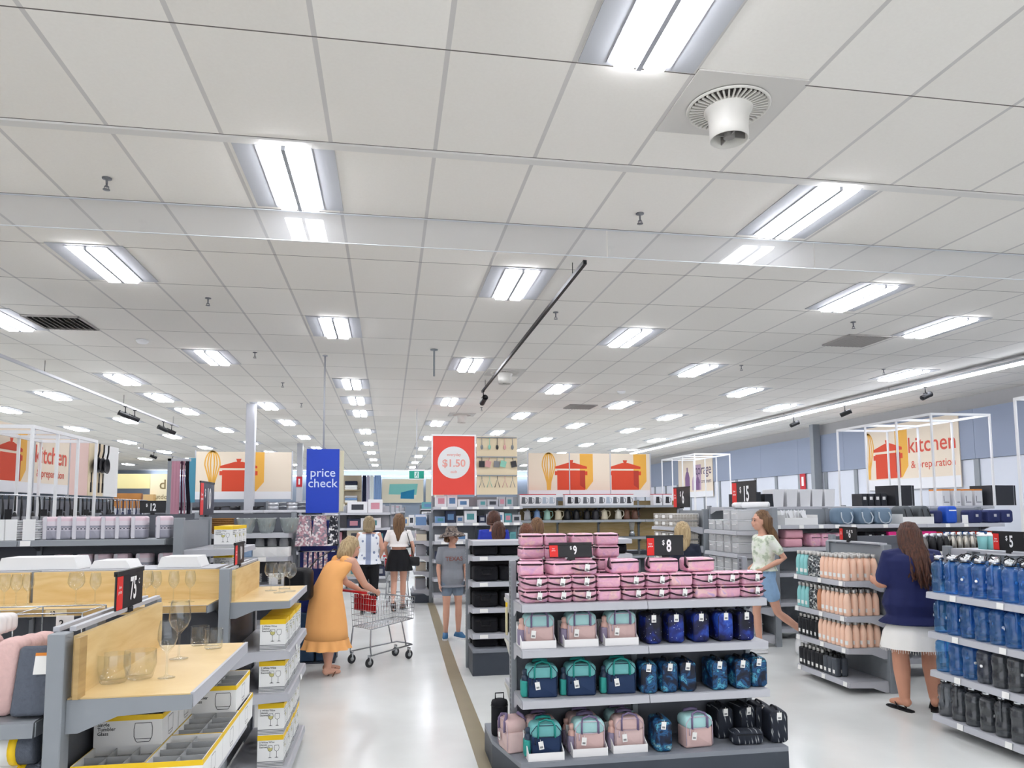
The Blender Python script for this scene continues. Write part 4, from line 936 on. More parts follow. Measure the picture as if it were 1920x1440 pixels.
    build('cream_pouch',[('pouch_body',b.mesh('pouch_body',mat('cream_fabric','#d9cfa6',.8))),('yellow_clip',BX('yellow_clip',yellow,-.012,.012,-.006,.006,.2,.23))],'slim cream pouch with yellow clip hung at the left side of the display','pouch',(.845,5.25,.905),radians(90))
    price_sign('black and red 8 dollar sign above the lunch bags, the upright one',1.98,5.06,1.462,0,.28,.14,'$','8','')
    price_sign('black and red 9 dollar sign tipped back above the lunch bags',1.28,5.06,1.462,radians(-3),.31,.10,'$','9','',tilt=radians(-18))
    # black bag shelving behind
    g=Gond('grey shelving of black bags behind the lunch bag display',.92,8.5,0,1.85,1.46,[1.455,1.285,1.0,.715,.435],.4,bays=2,slots=True,back=[(black,.25,1.44)],base=(.28,.45,slate),postw=.05,m=steel_l,tickets=[(k,.13,.09,.04) for k in range(1,5)]+[(2,1.2,.09,.04),(1,1.2,.09,.04)])
    bb=MB(); bb.rbox(.275,.26,.12,.03,.03,bulge=.006); zz=MB(); zz.tube([(-.12,-.132,.09),(.12,-.132,.09)],.003,5); th=[('bag_body',bb.mesh('bag_body',blackf)),('zip',zz.mesh('zip',black))]
    bb=MB(); bb.rbox(.275,.26,.165,.03,.03,bulge=.006); zz=MB(); zz.tube([(-.12,-.132,.13),(.12,-.132,.13)],.003,5); hh=MB(); hh.tube([(-.06,-.13,.14),(-.05,-.15,.08),(.05,-.15,.08),(.06,-.13,.14)],.007,5); tall=[('bag_body',bb.mesh('bag_body',blackf)),('zip',zz.mesh('zip',black)),('handle',hh.mesh('handle',black))]
    for lv,z,p in ((1,1.286,th),(2,1.001,tall),(3,.716,tall),(4,.436,tall),(5,.281,th)):
        for k in range(6): g.put('black_bag',p,f'black soft bag on the {("","uppermost","second","third","fourth","base")[lv]} level behind the lunch bags, {od(k+1)} from the left','bag',.165+.304*k,-.2+R.uniform(-.015,.015),z,radians(R.uniform(-3,3)),'black soft bags')
    # the pile on the rear shelf of the lunch bag display
    for c,u in enumerate((994,1038,1086,1134)):
        for k in range(5):
            x,y,_=py(u,1030,5.33); build('lunch_bag',lz,f'pink shiny lunch bag in rear stack {("one","two","three","four")[c]} of the display, {od(k+1)} from the bottom','lunch bag',(x,5.31,1.1765+.0895*k),pi+radians(R.uniform(-6,6)),'pink shiny lunch bags')
# ---------------------------------------------------------------- right side: drink bottles
def zone_bottles():
    g=Gond('grey end cap of slim drink bottles beside the woman in navy',4.83,7.47,-pi/2,.92,1.43,[1.08,.74,.435,.115],.43,back=[(steel,.05,1.41)],m=steel_l,postw=.06,tickets=[(k,x,.06,.045) for k in range(4) for x in (.06,.5,.86)])
    b=MB()
    b.box(.02,.9,-.03,.06,1.43,1.445); obj('top_rail',b.mesh('top_rail',steel_l),g.o)
    peach=P_bottle('peach',mat('peach_coat','#f8cdb2',.4,var=.03),capsil); brz=P_bottle('bronze',mat('bronze_coat','#c98a66',.35),capsil,label=False); mint=P_bottle('mint',mat('mint_coat','#8fd0cf',.4),capsil)
    k=NT('patterned_coat',rough=.4); v=k.coords(True,(1,1,1)); vo=k.n('TexVoronoi'); vo.inputs['Scale'].default_value=60; k.l(v,vo.inputs['Vector']); k.base(k.ramp(vo.outputs['Color'],[(.2,'#2f3337'),(.45,'#d8d9d6'),(.6,'#6f7579'),(.8,'#b9c4bd')],'CONSTANT'))
    pat=P_bottle('patterned',k.m,capsil,label=False); sqb=P_bottle('square_black',mat('black_coat','#16171c',.4),capsil,.225,.035,True); sqg=P_bottle('square_grey',mat('slate_coat','#4a4f57',.45),black,.215,.036,True)
    nm={'p':('peach steel bottle',peach),'b':('bronze steel bottle',brz),'m':('mint steel bottle',mint),'x':('patterned steel bottle',pat),'s':('square black bottle',sqb),'g':('square grey bottle',sqg)}
    for lv,z,cols,rows in (('top',1.081,'mmmxxxpppppp',5),('second',.741,'mmmxxbpppppp',5),('third',.436,'sssssppppppp'[:12],5),('bottom',.116,'ssssssggg',2)):
        n=len(cols)
        for c,ch in enumerate(cols):
            rr=rows if ch=='p' else 2
            for r in range(rr):
                lx=.05+.0745*c; ly=-.385+.0765*r
                name,p=nm[ch]
                if ch=='g': pass
                build('drink_bottle',p,f'{name}, {lv} shelf, {od(n-c)} from the near end, {od(r+1)} row in','bottle',g.P(lx,ly,z+.0005),-pi/2+radians(R.uniform(-12,12)),f'slim bottles on the {lv} shelf')
    price_sign('small black and red 6.75 sign above the slim drink bottles',4.80,7.06,1.455,-pi/2,.29,.135,'$','6','75')
    # jugs
    g=Gond('grey end cap of big water jugs at the right edge',4.83,5.45,-pi/2,1.02,1.43,[1.105,.785,.475,.125],.44,back=[(steel,.05,1.41)],m=steel_l,postw=.06,tickets=[(k,x,.06,.045) for k in range(4) for x in (.3,.75)])
    b=MB(); b.box(.02,1.0,-.03,.06,1.43,1.445); obj('top_rail',b.mesh('top_rail',steel_l),g.o)
    jb=P_jug('blue_jug','#8fcdf6',.12); jg=P_jug('smoke_jug','#b4b8be',.10)
    for lv,z,bl in (('top',1.106,9),('second',.786,9),('third',.476,3),('bottom',.126,0)):
        for c in range(7):
            for r in range(3):
                p=jb if c<bl else jg; cn='blue' if c<bl else 'smoky grey'
                build('water_jug',p,f'{cn} water jug, {lv} shelf, {od(c+1)} from the far end, {od(r+1)} row in','jug',g.P(.075+.14*c,-.365+.136*r,z),-pi/2+radians(R.choice((-60,-30,20,75,160))),f'water jugs on the {lv} shelf')
    price_sign('black and red 5 dollar sign above the blue water jugs',4.80,5.03,1.455,-pi/2,.29,.145,'$','5','')
    # shelving behind the woman in navy
    g=Gond('grey shelving of steel flasks behind the woman in navy',4.92,7.5,0,2.6,1.5,[1.25,.95,.6,.2],.45,bays=2,back=[(steel_d,.1,1.48)],m=steel_l,tickets=[(0,1.0,.06,.06)])
    fl=P_bottle('steel_flask',mat('brushed_steel','#b5b1a8',.25,.9),chrome,.27,.034,label=False); fk=P_bottle('black_flask',mat('black_coat','#16171c',.4),chrome,.26,.036); fg=P_bottle('grey_flask',mat('grey_coat','#77736f',.45),chrome,.25,.036)
    for k,u in enumerate((1735,1750,1763,1776,1789,1801,1813,1825,1838)):
        x,y,_=py(u,1050,7.14); p,n=((fg,'grey') if k<1 else (fk,'black') if k<4 else (fl,'brushed steel'))
        for r in range(2): build('steel_flask',p,f'{n} flask on the shelving behind the woman in navy, {od(k+1)} along, {("front","back")[r]} row','flask',(x+.005*r,y+.085*r,1.251),0,'flasks behind the woman in navy')
    ck=mat('dark_wrap','#23242a',.5); b=MB(); b.rbox(.07,.07,.17,.02,.02); c=MB(); c.lathe([(.018,.17),(.02,.2),(.0,.205)],10)
    for k in range(7): g.put('shaker_bottle',[('shaker_body',b.mesh('shaker_body',ck)) if 0 else ('shaker_body',SHK),('cap',CAPM)] if k else [('shaker_body',SHK:=b.mesh('shaker_body',ck)),('cap',CAPM:=c.mesh('cap',white_g))],f'dark shaker bottle with white cap on the second flask shelf, {od(k+1)} from the left','bottle',.3+.09*k,-.33,.951,0,'dark shaker bottles')
    # mint tumblers shelf beyond the jugs
    g=Gond('low grey shelving of mint tumblers beyond the water jugs',5.12,6.02,0,1.8,1.44,[1.42,1.1,.7,.2],.42,bays=1,back=[(steel_d,.1,1.4)],m=steel_l)
    b=MB(); b.lathe([(0,0),(.032,0),(.04,.115),(.04,.118),(0,.118)],18); mm=b.mesh('tumbler_body',mat('mint_coat','#8fd0cf',.4)); c=MB(); c.lathe([(.042,.118),(.042,.13),(.02,.134),(.016,.15),(0,.15)],18); cc=c.mesh('lid',white_g)
    for k,u in enumerate((1838,1852,1866,1880,1894,1908)):
        x,y,_=py(u,1035,5.75); build('mint_tumbler',[('tumbler_body',mm),('lid',cc)],f'mint lidded tumbler on the shelf beyond the jugs, {od(k+1)} from the left','tumbler',(x,5.72,1.421),0,'mint lidded tumblers')
# ---------------------------------------------------------------- back-of-store banners, frames and displays
def banner(name,label,cat,loc,rot,W,Hh,art,letters=(),panels=1,band=.16,frame=True):
    t=thing(name,label,cat,loc,rot); A=ART()
    b=MB(); b.box(-W/2,W/2,0,.02,0,Hh); b.quad((-W/2,-.0004,0),(W/2,-.0004,0),(W/2,-.0004,Hh*band),(-W/2,-.0004,Hh*band),4)
    art(b); obj('printed_panel',b.mesh('printed_panel',*A),t)
    for txt,size,m,x,z,bold in letters: obj('lettering',text_mesh(txt,size,m,bold),t,(x,-.003,z))
    if frame:
        for i in range(panels+1): obj('frame_bar',BX('frame_bar',steel_l,-W/2+W*i/panels-.012,-W/2+W*i/panels+.012,-.006,.025,-.02,Hh+.02),t)
    return t
def tubeframe(name,label,x,ys,zt,zb,xb,inward):
    t=thing(name,label,'display frame',(0,0,0)); w=.013
    def bar(*a): obj('tube_bar',BX('tube_bar',frame_w,a),t)
    for y in ys: bar(x-w,x+w,y-w,y+w,zb,zt)
    bar(x-w,x+w,min(ys)-w,max(ys)+w,zt+.0005,zt+.036)
    for y in ys: bar(min(x,xb)+w,max(x,xb)-w,y-w,y+w,zt+.001,zt+.036)
    for y in ys: bar(xb-w,xb+w,y-w,y+w,zb,zt)
    bar(xb-w,xb+w,min(ys)-w,max(ys)+w,zt+.0005,zt+.036)
def boxes_row(g,kind,label,cat,z,x0,x1,ws,hs,mats,d=.25,group=None,ly=-.24,gap=.012,each=None):
    x=x0;k=0
    while x<x1:
        w=R.uniform(*ws); h=R.uniform(*hs); m=R.choice(mats)
        if x+w>x1+.02: break
        cut=[g.L*i/g.bays for i in range(1,g.bays) if x-.012<g.L*i/g.bays<x+w+.012]
        if cut: x=cut[0]+.014; continue
        b=MB(); b.box(-w/2,w/2,-d/2,d/2,0,h); b.quad((-w*.3,-d/2-.001,h*.25),(w*.3,-d/2-.001,h*.25),(w*.3,-d/2-.001,h*.75),(-w*.3,-d/2-.001,h*.75),1)
        k+=1; col=m.name.split('_')[0]
        g.put(kind,[(None,b.mesh(kind,m,R.choice(PRINTS)))],label.format(o=od(k),c=col),cat,x+w/2,ly,z,0,group)
        x+=w+gap
def zone_far():
    global PRINTS
    PRINTS=[mat('print_dark','#3b3e46',.6),mat('print_blue','#5b7fa8',.6),mat('print_pink','#c98a97',.6),mat('print_grey2','#a9abb0',.6),mat('print_teal','#4f8f92',.6)]
    wm=[mat('white_pack','#e4e4e6',.55),mat('grey_pack2','#b3b4b9',.6),mat('cream_pack','#ddd3bd',.6)]; mix=wm+[mat('navy_pack','#28304a',.6),mat('pink_pack','#d59aa5',.6),mat('teal_pack','#5e9ea4',.6),mat('blue_pack','#6d8fb8',.6)]
    redL=mat('kitchen_letter','#d8543f',.6); pur=mat('storage_letter','#5c4a66',.6)
    # --- left: cookware frame and angled banner
    g=Gond('cookware shelving under the left kitchen banner',-4.2,7.5,pi/2,4.6,1.98,[1.66,1.3,.9,.5],.75,bays=4,back=[(steel_d,.2,1.95)],m=steel_l)
    tubeframe('tube_frame','white square-tube frame standing over the left cookware shelving',-3.4,(7.69,8.24,8.75,9.26),2.61,1.67,-4.0,-1)
    banner('kitchen_banner','cream kitchen banner with orange whisk and red pot, left edge','banner',(-4.15,9.45,2.03),pi/2,1.95,.76,lambda b:pot_art(b,0,.62,x=-.52,z=.125,clip=(-.975,.975)),[('kitchen',.3,redL,.46,.46,.004),('& preparation',.135,redL,.46,.24,.001)],2)
    t=thing('panel_display','pale pink plain display panel beside the left kitchen banner','panel',(-4.15,10.75,2.03),pi/2); obj('panel_face',BX('panel_face',mat('blush_panel','#e6c6bb',.7),-.29,.29,0,.02,0,.76),t)
    t=thing('panel_display','cream pegboard panel carrying the hanging pans','panel',(-4.15,11.34,2.03),pi/2); obj('panel_face',BX('panel_face',mat('peg_cream','#e8d6b4',.7),-.27,.27,0,.02,0,.76),t)
    t=thing('panel_display','plain white display panel at the end of the pan board','panel',(-4.15,11.92,2.03),pi/2); obj('panel_face',BX('panel_face',white,-.27,.27,0,.02,0,.76),t)
    b=MB(); b.lathe([(0,0),(.09,0),(.115,.04),(.11,.04),(.088,.005),(0,.005)],20); pm=b.mesh('pan_bowl',mat('pan_black','#26262a',.35,.3)); b=MB(); b.tube([(0,.11,.035),(0,.2,.05),(0,.3,.05)],.012,6); ph=b.mesh('pan_handle',black)
    for k in range(3): build('frying_pan',[('pan_bowl',pm),('pan_handle',ph)],f'black frying pan hanging on the cream pegboard, {od(k+1)} from the left','pan',(-4.11,11.18+.17*k,2.47),(radians(90),0,radians(90)),'hanging frying pans')
    for k in range(4):
        b=MB(); b.box(-.02,.02,-.01,.0,-.28,-.14); b.tube([(0,-.005,-.14),(0,-.005,0)],.008,5)
        build('kitchen_tool',[(None,b.mesh('kitchen_tool',black))],f'dark kitchen tool hanging beneath the pans, {od(k+1)} from the left','tool',(-4.1485,11.16+.14*k,2.36),pi/2,'tools beneath the pans')
    rail=thing('utensil_rail','long chrome rail of kitchen utensils below the left banner','rail',(0,0,0)); b=MB(); b.tube([(-3.62,7.6,1.97),(-3.62,11.9,1.97)],.008,6); obj('rail_bar',b.mesh('rail_bar',chrome),rail)
    for y in (7.62,9.7,11.88):
        b=MB(); b.tube([(-3.62,y,1.97),(-4.16,y,1.97)],.006,5); obj('rail_bracket',b.mesh('rail_bracket',chrome),rail)
    for k in range(34):
        b=MB(); q=k%3
        if q==0: b.tube([(0,0,0),(.012,0,-.08),(.016,0,-.16),(.005,0,-.24)],[.007,.009,.012,.01],6)
        elif q==1: b.tube([(0,0,0),(0,0,-.13)],.008,6); b.box(-.03,.03,-.004,.004,-.24,-.13)
        else: b.tube([(0,0,0),(0,0,-.15)],.009,6); b.ellipsoid((0,0,-.2),.03,.012,.045,8,6)
        m=black if k<24 else (mat('grey_handle','#8b8d94',.4) if k%2 else mat('navy_handle','#2d3450',.5))
        build('hanging_utensil',[(None,b.mesh('hanging_utensil',m))],f'{"black" if k<24 else m.name.split("_")[0]} utensil hanging from the long chrome rail, {od(k+1)} from the near end','utensil',(-3.62,7.66+.124*k,1.962),radians(R.uniform(40,110)),'utensils on the chrome rail')
    gj=MB(); gj.lathe([(0,0),(.03,0),(.033,.09),(.03,.1),(0,.1)],12); gm=gj.mesh('glass_jar',thin_glass('jar_glass',(.85,.85,.88),.8,.06,.3,1.2))
    for k in range(20): g.put('spice_jar',[(None,gm)],f'small grey glass jar along the front of the cookware shelf, {od(k+1)} from the near end','jar',.25+.2*k,-.66,1.661,0,'glass jars on the cookware shelf')
    price_sign('plain black 12 dollar sign standing beyond the dinnerware packs','' or -2.98,8.62,1.795,0,.27,.13,'$','12','',plain=True) if 0 else None
    x,y,z=py(286,962,8.62); price_sign('plain black 12 dollar sign standing beyond the dinnerware packs',x,8.62,z,0,.27,.13,'$','12','',plain=True)
    g=Gond('grey shelving behind the dinnerware carrying the 12 dollar sign',-3.36,8.62,0,1.31,1.74,[1.5,1.1,.6],.35,bays=1,back=[(steel_d,.1,1.72)],m=steel)
    # curtain stand and teal card
    x=py(336,900,12)[0]; t=thing('curtain_stand','tall stand of pink and dark striped hanging fabric by the 12 dollar sign','fabric stand',(x,12,0))
    obj('post',BX('post',steel,-.17,-.12,-.02,.03,0,2.62),t); obj('top_bar',BX('top_bar',steel_l,-.17,.16,-.02,.02,2.58,2.62),t)
    for k,(m,a,bb) in enumerate(((mat('pink_cloth','#c893a3',.9),-.11,.02),(mat('wine_cloth','#5b2b45',.9),.025,.055),(mat('pink_cloth','#c893a3',.9),.06,.085),(mat('black_cloth','#221c28',.9),.09,.15))):
        c=MB(); n=8; c.loft([[(a+(bb-a)*i/n+(.012*k if zz<2.3 else 0), .015*sin(i*2.2)-.02,zz) for i in range(n+1)] for zz in (2.58,2.3,1.9,1.55)],cap=False,closed=False,sm=True); obj('cloth_drop',c.mesh('cloth_drop',m),t)
    obj('foot',BX('foot',slate,-.25,.2,-.2,.2,0,.03),t)
    x=py(359,900,13)[0]; t=thing('card_banner','narrow teal printed banner beside the left pot banner','banner',(x,13,1.95)); obj('printed_panel',BX('printed_panel',mat('teal_card','#4f94ad',.6),-.06,.06,0,.01,0,.75),t); obj('stand_pole',BX('stand_pole',steel,-.015,.015,.011,.04,-1.95,.75),t)
    # --- left pot banner over pots
    banner('pot_banner','wide cream banner of a whisk and red pot behind the steel column','banner',(-2.86,15.32,2.04),0,1.86,.95,lambda b:pot_art(b,0,.85,x=-.08,z=.155,clip=(-.93,.93)),(),1)
    g=Gond('grey cookware shelving below the left pot banner',-4.6,15.3,0,3.3,2.0,[1.82,1.45,1.0,.5],.45,bays=3,back=[(steel_d,.1,1.98)],m=steel_l)
    b=MB(); b.lathe([(0,0),(.1,0),(.105,.07),(.098,.07),(.095,.006),(0,.006)],16); b.tube([(.1,0,.06),(.2,0,.07),(.27,0,.07)],.01,5); sp=b.mesh('saucepan',mat('pan_black','#26262a',.35,.3)); b=MB(); b.lathe([(0,0),(.1,0),(.105,.07),(.098,.07),(.095,.006),(0,.006)],16); b.tube([(.1,0,.06),(.2,0,.07),(.27,0,.07)],.01,5); sl=b.mesh('saucepan',mat('pan_steel','#b9bbbf',.3,.8))
    for k in range(9): g.put('saucepan',[(None,sp if k<6 else sl)],f'{"black" if k<6 else "steel"} saucepan under the left pot banner, {od(k+1)} from the left','pan',.2+.36*k,-.24,1.821,radians(-60+20*(k%4)),'saucepans under the left banner')
    for k in range(3): g.put('saucepan',[(None,sl)],f'steel saucepan stacked over another at right, {od(k+1)} along','pan',2.36+.36*k,-.24,1.893,radians(-20+20*k))
    # --- back wall scenery
    t=thing('wall_shelf_display','far back wall shelf with folded navy and white towels','display',(0,0,0))
    x0=py(643,900,38)[0]; x1=py(678,900,38)[0]
    obj('display_back',BX('display_back',mat('tan_board','#b7aa92',.7),x0,x1,38.3,38.34,2.0,3.6),t)
    for z in (2.2,2.85): obj('shelf_board',BX('shelf_board',mat('tan_board2','#c9b995',.6),x0,x1,37.9,38.3,z-.03,z),t)
    for k,(z,m) in enumerate(((2.851,white),(2.97,white),(3.1,mat('navy_towel','#272c3c',.95)),(2.201,white),(2.32,mat('blue_pack','#6d8fb8',.6)),(2.44,mat('grey_pack2','#b3b4b9',.6)))):
        b=MB(); b.rbox(.62,.36,.115 if k!=2 else .2,.04,.03); build('towel_pile',[(None,b.mesh('towel_pile',m))],f'{("white","white","navy","white","blue","grey")[k]} folded towel on the far back {("upper","upper","upper","lower","lower","lower")[k]} shelf, {("bottom","middle","top")[k%3]} of its pile','towel',((x0+x1)/2-.05,38.1,z),0)
    for k,(u,w,m) in enumerate(((683,.2,mat('navy_cloth','#161a33',.9)),(690,.16,mat('lilac_cloth','#b9b6c6',.9)),(697,.2,mat('white_cloth','#dfe4e2',.9)),(708,.36,mat('blue_cloth','#7f9cc6',.9)))):
        x=py(u,900,38)[0]; c=MB(); n=10; c.loft([[(-w/2+w*i/n,.02*sin(i*2),z) for i in range(n+1)] for z in (3.6,2.05)],cap=False,closed=False,sm=True)
        build('hanging_curtain',[(None,c.mesh('hanging_curtain',m))],f'{m.name.split("_")[0]} curtain hanging on the far back wall','curtain',(x,38.3,0),0)
    def pillow(b):
        b.poly([(-.75,-.001,.45),(.72,-.001,.42),(.8,-.001,1.02),(-.7,-.001,1.0)],1); b.poly([(-.12,-.002,.22),(.6,-.002,.2),(.62,-.002,.72),(-.1,-.002,.55)],2)
    A=[mat('banner_pale','#efe6cc',.7),mat('art_aqua','#86cfc6',.7),mat('art_teal','#2386b3',.7),mat('art_dark_red','#b63a2c',.7),mat('banner_pale','#efe6cc',.7)]
    t=thing('cushion_banner','far back wall banner of aqua and teal cushions','banner',(.77,39.7,2.2)); b=MB(); b.box(-1.1,1.1,0,.02,0,1.28); pillow(b); obj('printed_panel',b.mesh('printed_panel',*A),t)
    t=thing('wall_panel','plain cream panel right of the far cushion banner','panel',(2.5,39.7,2.2)); obj('panel_face',BX('panel_face',A[0],-.5,.5,0,.02,0,1.28),t); obj('pale_mark',BX('pale_mark',white,-.2,.15,-.003,0,.7,1.0),t)
    x0=py(220,900,32)[0]
    t=thing('yellow_display','bright yellow furniture display far at the left back','display',(0,0,0))
    obj('display_back',BX('display_back',mat('pale_yellow','#f2e7a8',.7),x0,x0+1.25,32,32.05,2.75,3.35),t); obj('display_panel',BX('display_panel',mat('cream_yellow','#efe4c0',.7),x0+1.26,x0+2.35,32,32.05,1.6,3.35),t)  # yellow and cream are the panels' own colours
    obj('wood_front',BX('wood_front',mat('teak','#b5793c',.5,var=.2,vscale=3),x0,x0+1.0,31.7,31.98,1.6,2.55),t)
    obj('lettering',text_mesh('d',.55,mat('dark_tan','#8a7a52',.6),.006),t,(x0+1.75,31.99,2.9)); obj('lettering',text_mesh('outdoors',.26,mat('dark_tan','#8a7a52',.6),.002),t,(x0+1.8,31.99,2.4))
    obj('cabinet',BX('cabinet',mat('pine','#d8b178',.5),x0+1.1,x0+1.5,31.7,31.98,1.6,2.5),t)
    obj('plinth',BX('plinth',steel_d,x0-.2,x0+2.6,31.6,32.1,0,1.6),t)
    # --- red sale sign and its shelving
    t=thing('sale_banner','red hanging sale banner with a white circle reading 1.50','sign',(1.24,14.0,2.09))
    obj('printed_panel',BX('printed_panel',mat('sale_red','#ef4a3d',.5),-.4,.4,0,.02,0,1.13),t)
    b=MB(); b.prism([(.31*cos(2*pi*i/40),.62+.31*sin(2*pi*i/40)) for i in range(40)],'y',-.003,-.0005); obj('white_circle',b.mesh('white_circle',white),t)
    pk=mat('pale_red_letter','#f2a89c',.6); obj('lettering',text_mesh('$1.50',.2,pk,.004),t,(0,-.005,.6)); obj('small_lettering',text_mesh('everyday',.075,pk,.001),t,(0,-.005,.77)); obj('small_lettering',text_mesh('each',.07,pk,.001),t,(0,-.005,.44))
    [obj('frame_bar',BX('frame_bar',white_g,*q),t) for q in ((-.43,-.401,-.01,.03,-.02,1.16),(.401,.43,-.01,.03,-.02,1.16),(-.401,.401,-.01,.03,1.131,1.16))]
    t=thing('peg_board','cream pegboard of hanging kitchen tools beside the red sale banner','panel',(2.08,14.0,2.09)); obj('panel_face',BX('panel_face',mat('peg_cream','#e8d6b4',.7),-.4,.4,0,.02,0,1.13),t)
    for z in (.36,.72,1.1): obj('hook_rail',BX('hook_rail',steel,-.39,.39,-.03,-.001,z,z+.02),t)
    hm=[mat('tool_grey','#7f8183',.5),mat('tool_mint','#8cc9b2',.5),mat('tool_black','#2e2d30',.5),mat('tool_pink','#d9a09a',.5)]
    for r,z in enumerate((.36,.72,1.1)):
        for k in range(5):
            b=MB()
            if r==0: b.tube([(-.05,0,-.22),(0,0,-.06),(.05,0,-.22)],.007,5); b.tube([(0,0,-.06),(0,0,0)],.006,5)
            elif r==1: b.tube([(0,0,0),(0,0,-.07)],.006,5); b.box(-.055,.055,-.01,.01,-.19,-.07)
            else: b.tube([(0,0,0),(0,0,-.14)],.006,5); b.ellipsoid((0,0,-.18),.028,.015,.05,8,6)
            build('hanging_tool',[(None,b.mesh('hanging_tool',hm[(k+r*2)%4]))],f'kitchen tool on the cream pegboard, {("lowest","middle","top")[r]} row, {od(k+1)} from the left','tool',(1.78+.15*k,13.965,2.09+z-.001),(0,radians(R.uniform(-20,20)) if r==1 else 0,0),f'tools on the {("lowest","middle","top")[r]} peg row')
    g=Gond('grey gadget shelving under the red sale banner',.86,14.45,0,1.72,2.1,[1.86,1.55,1.2,.85,.5,.2],.45,bays=2,back=[(steel,.1,2.05)],m=steel_l,tickets=[(k,x,.12,.05) for k in range(3) for x in (.2,.5,.8,1.1,1.4,1.6)])
    for lv,z in (('top',1.861),('second',1.551),('third',1.201),('fourth',.851)):
        boxes_row(g,'gadget_box','{c} gadget carton on the '+lv+' shelf under the sale banner, {o} from left','box',z,.04,1.7,(.12,.24),(.12,.24),mix if lv!='top' else wm,.28,'gadget cartons under the sale banner')
    g=Gond('narrow side shelving on the aisle end of the gadget run',.81,15.37,-pi/2,.9,1.75,[1.5,1.2,.9,.6,.25],.3,bays=1,back=[(steel_d,.1,1.7)],base=(.2,.34,slate),m=steel_l)
    for lv,z in (('top',1.501),('second',1.201),('third',.901),('fourth',.601),('base',.251)):
        boxes_row(g,'gadget_box','{c} carton on the '+lv+' level of the aisle end shelving, {o} along','box',z,.04,.86,(.15,.25),(.12,.22),wm+[mix[6]],.2,'cartons on the aisle end shelving',-.16)
    # --- kettle run
    banner('pot_banner','long cream banner of whisk and red pots over the kettle shelves','banner',(4.37,15.5,2.06),0,2.78,.96,lambda b:(pot_art(b,0,.85,x=-.4,z=.16,clip=(-1.38,.46)),pot_art(b,0,.85,x=.83,z=.16,clip=(.464,1.38),whisk=False)),(),3)
    g=Gond('kettle shelving with brown backing below the long pot banner',2.72,15.6,0,3.7,2.0,[1.88,1.57,1.2,.8,.3],.45,bays=4,back=[(mat('brown_back','#8d7a55',.7),1.57,1.98),(maple,.9,1.56),(steel_d,.1,.88)],m=steel)
    ab=MB(); ab.box(-.1,.1,-.1,.1,0,.24); bx=ab.mesh('carton',mat('white_pack','#e4e4e6',.55)); rb=BX('red_top',mat('sign_red','#c21f2c',.5),-.1005,.1005,-.1005,.1005,.225,.2405)
    kb=MB(); kb.prism([(-.05,.04),(.04,.04),(.03,.18),(-.04,.18)],'y',-.102,-.1); kb.tube([(.04,-.102,.16),(.075,-.102,.14),(.07,-.102,.07),(.04,-.102,.05)],.006,4)
    pics=[kb.mesh('kettle_picture',mat(n,c,.6)) for n,c in (('pic_grey','#5e6066'),('pic_dark','#2b2b30'),('pic_pale','#a8b3c0'))]
    for k,u in enumerate((981,994,1007,1020,1033,1067,1080,1096,1109,1126,1139,1152,1165,1178,1232,1250)):
        x,y,_=py(u,945,15.3); build('appliance_box',[('carton',bx,[('red_top',rb),('kettle_picture',pics[(0,0,0,2,2,1,1,0,0,0,2,0,0,1,1,1)[k]])])],f'white appliance carton above the kettles, {od(k+1)} from the left','box',(x,15.34,1.881),0,'appliance cartons above the kettles')
    kt=MB(); kt.lathe([(0,0),(.075,0),(.078,.03),(.06,.17),(.05,.2),(.015,.215),(.012,.235),(0,.236)],16); 
    hd=MB(); hd.tube([(.055,0,.19),(.115,0,.18),(.125,0,.1),(.075,0,.04)],.011,6); sp=MB(); sp.prism([(-.05,.15),(-.085,.19),(-.05,.19)],'y',-.02,.02)
    for k,(u,c,n) in enumerate(((990,'#b8b9bb','steel'),(1008,'#7f9fc9','blue'),(1027,'#a9d2c0','mint'),(1048,'#e2d6b8','cream'),(1065,'#1d1d20','black'),(1082,'#2b2b2f','black'),(1102,'#1d1d20','black'),(1118,'#35343a','dark grey'),(1135,'#ddd5c2','cream'),(1161,'#e6dfce','ivory'),(1177,'#6e4a3a','brown'),(1192,'#7b5644','brown'))):
        m=mat('kettle_'+n.replace(' ','_'),c,.3); x,y,_=py(u,970,15.3)
        build('kettle',[('kettle_body',kt.mesh('kettle_body',m)),('kettle_handle',hd.mesh('kettle_handle',black if n in('steel','black','blue') else m)),('spout',sp.mesh('spout',m))],f'{n} kettle on the kettle shelf, {od(k+1)} from the left','kettle',(x,15.36,1.571),radians(R.uniform(-10,10)),'kettles on the shelf')
    sm=MB(); sm.cbox(-.14,.14,-.1,.1,.02,.075,.01); sm.box(-.12,-.1,-.08,.08,0,.02); sm.box(.1,.12,-.08,.08,0,.02); smm=sm.mesh('sandwich_press',black)
    for k,u in enumerate((1062,1088,1121)): x,y,_=py(u,1000,15.3); build('sandwich_press',[(None,smm)],f'flat black sandwich press below the kettles, {od(k+1)} from the left','appliance',(x,15.36,1.201),0,'sandwich presses')
    bl=MB(); bl.lathe([(0,0),(.07,0),(.06,.1),(.05,.12),(0,.12)],12); bj=MB(); bj.lathe([(.045,.12),(.07,.3),(.06,.31),(.02,.33),(0,.33)],12)
    x,y,_=py(1186,1000,15.3); build('blender',[('motor_base',bl.mesh('motor_base',chrome)),('jug',bj.mesh('jug',plastic))],'steel jug blender below the brown kettles','blender',(x,15.34,1.201),0)
    # --- exit sign
    t=thing('exit_sign','green running-man exit sign hanging above the aisle','sign',(.575,15.2,2.44)); obj('sign_box',BX('sign_box',white_g,-.165,.165,0,.05,-.01,.2),t); obj('green_face',BX('green_face',mat('exit_green','#12a08a',.4),-.15,.15,-.003,-.0002,.01,.17),t)
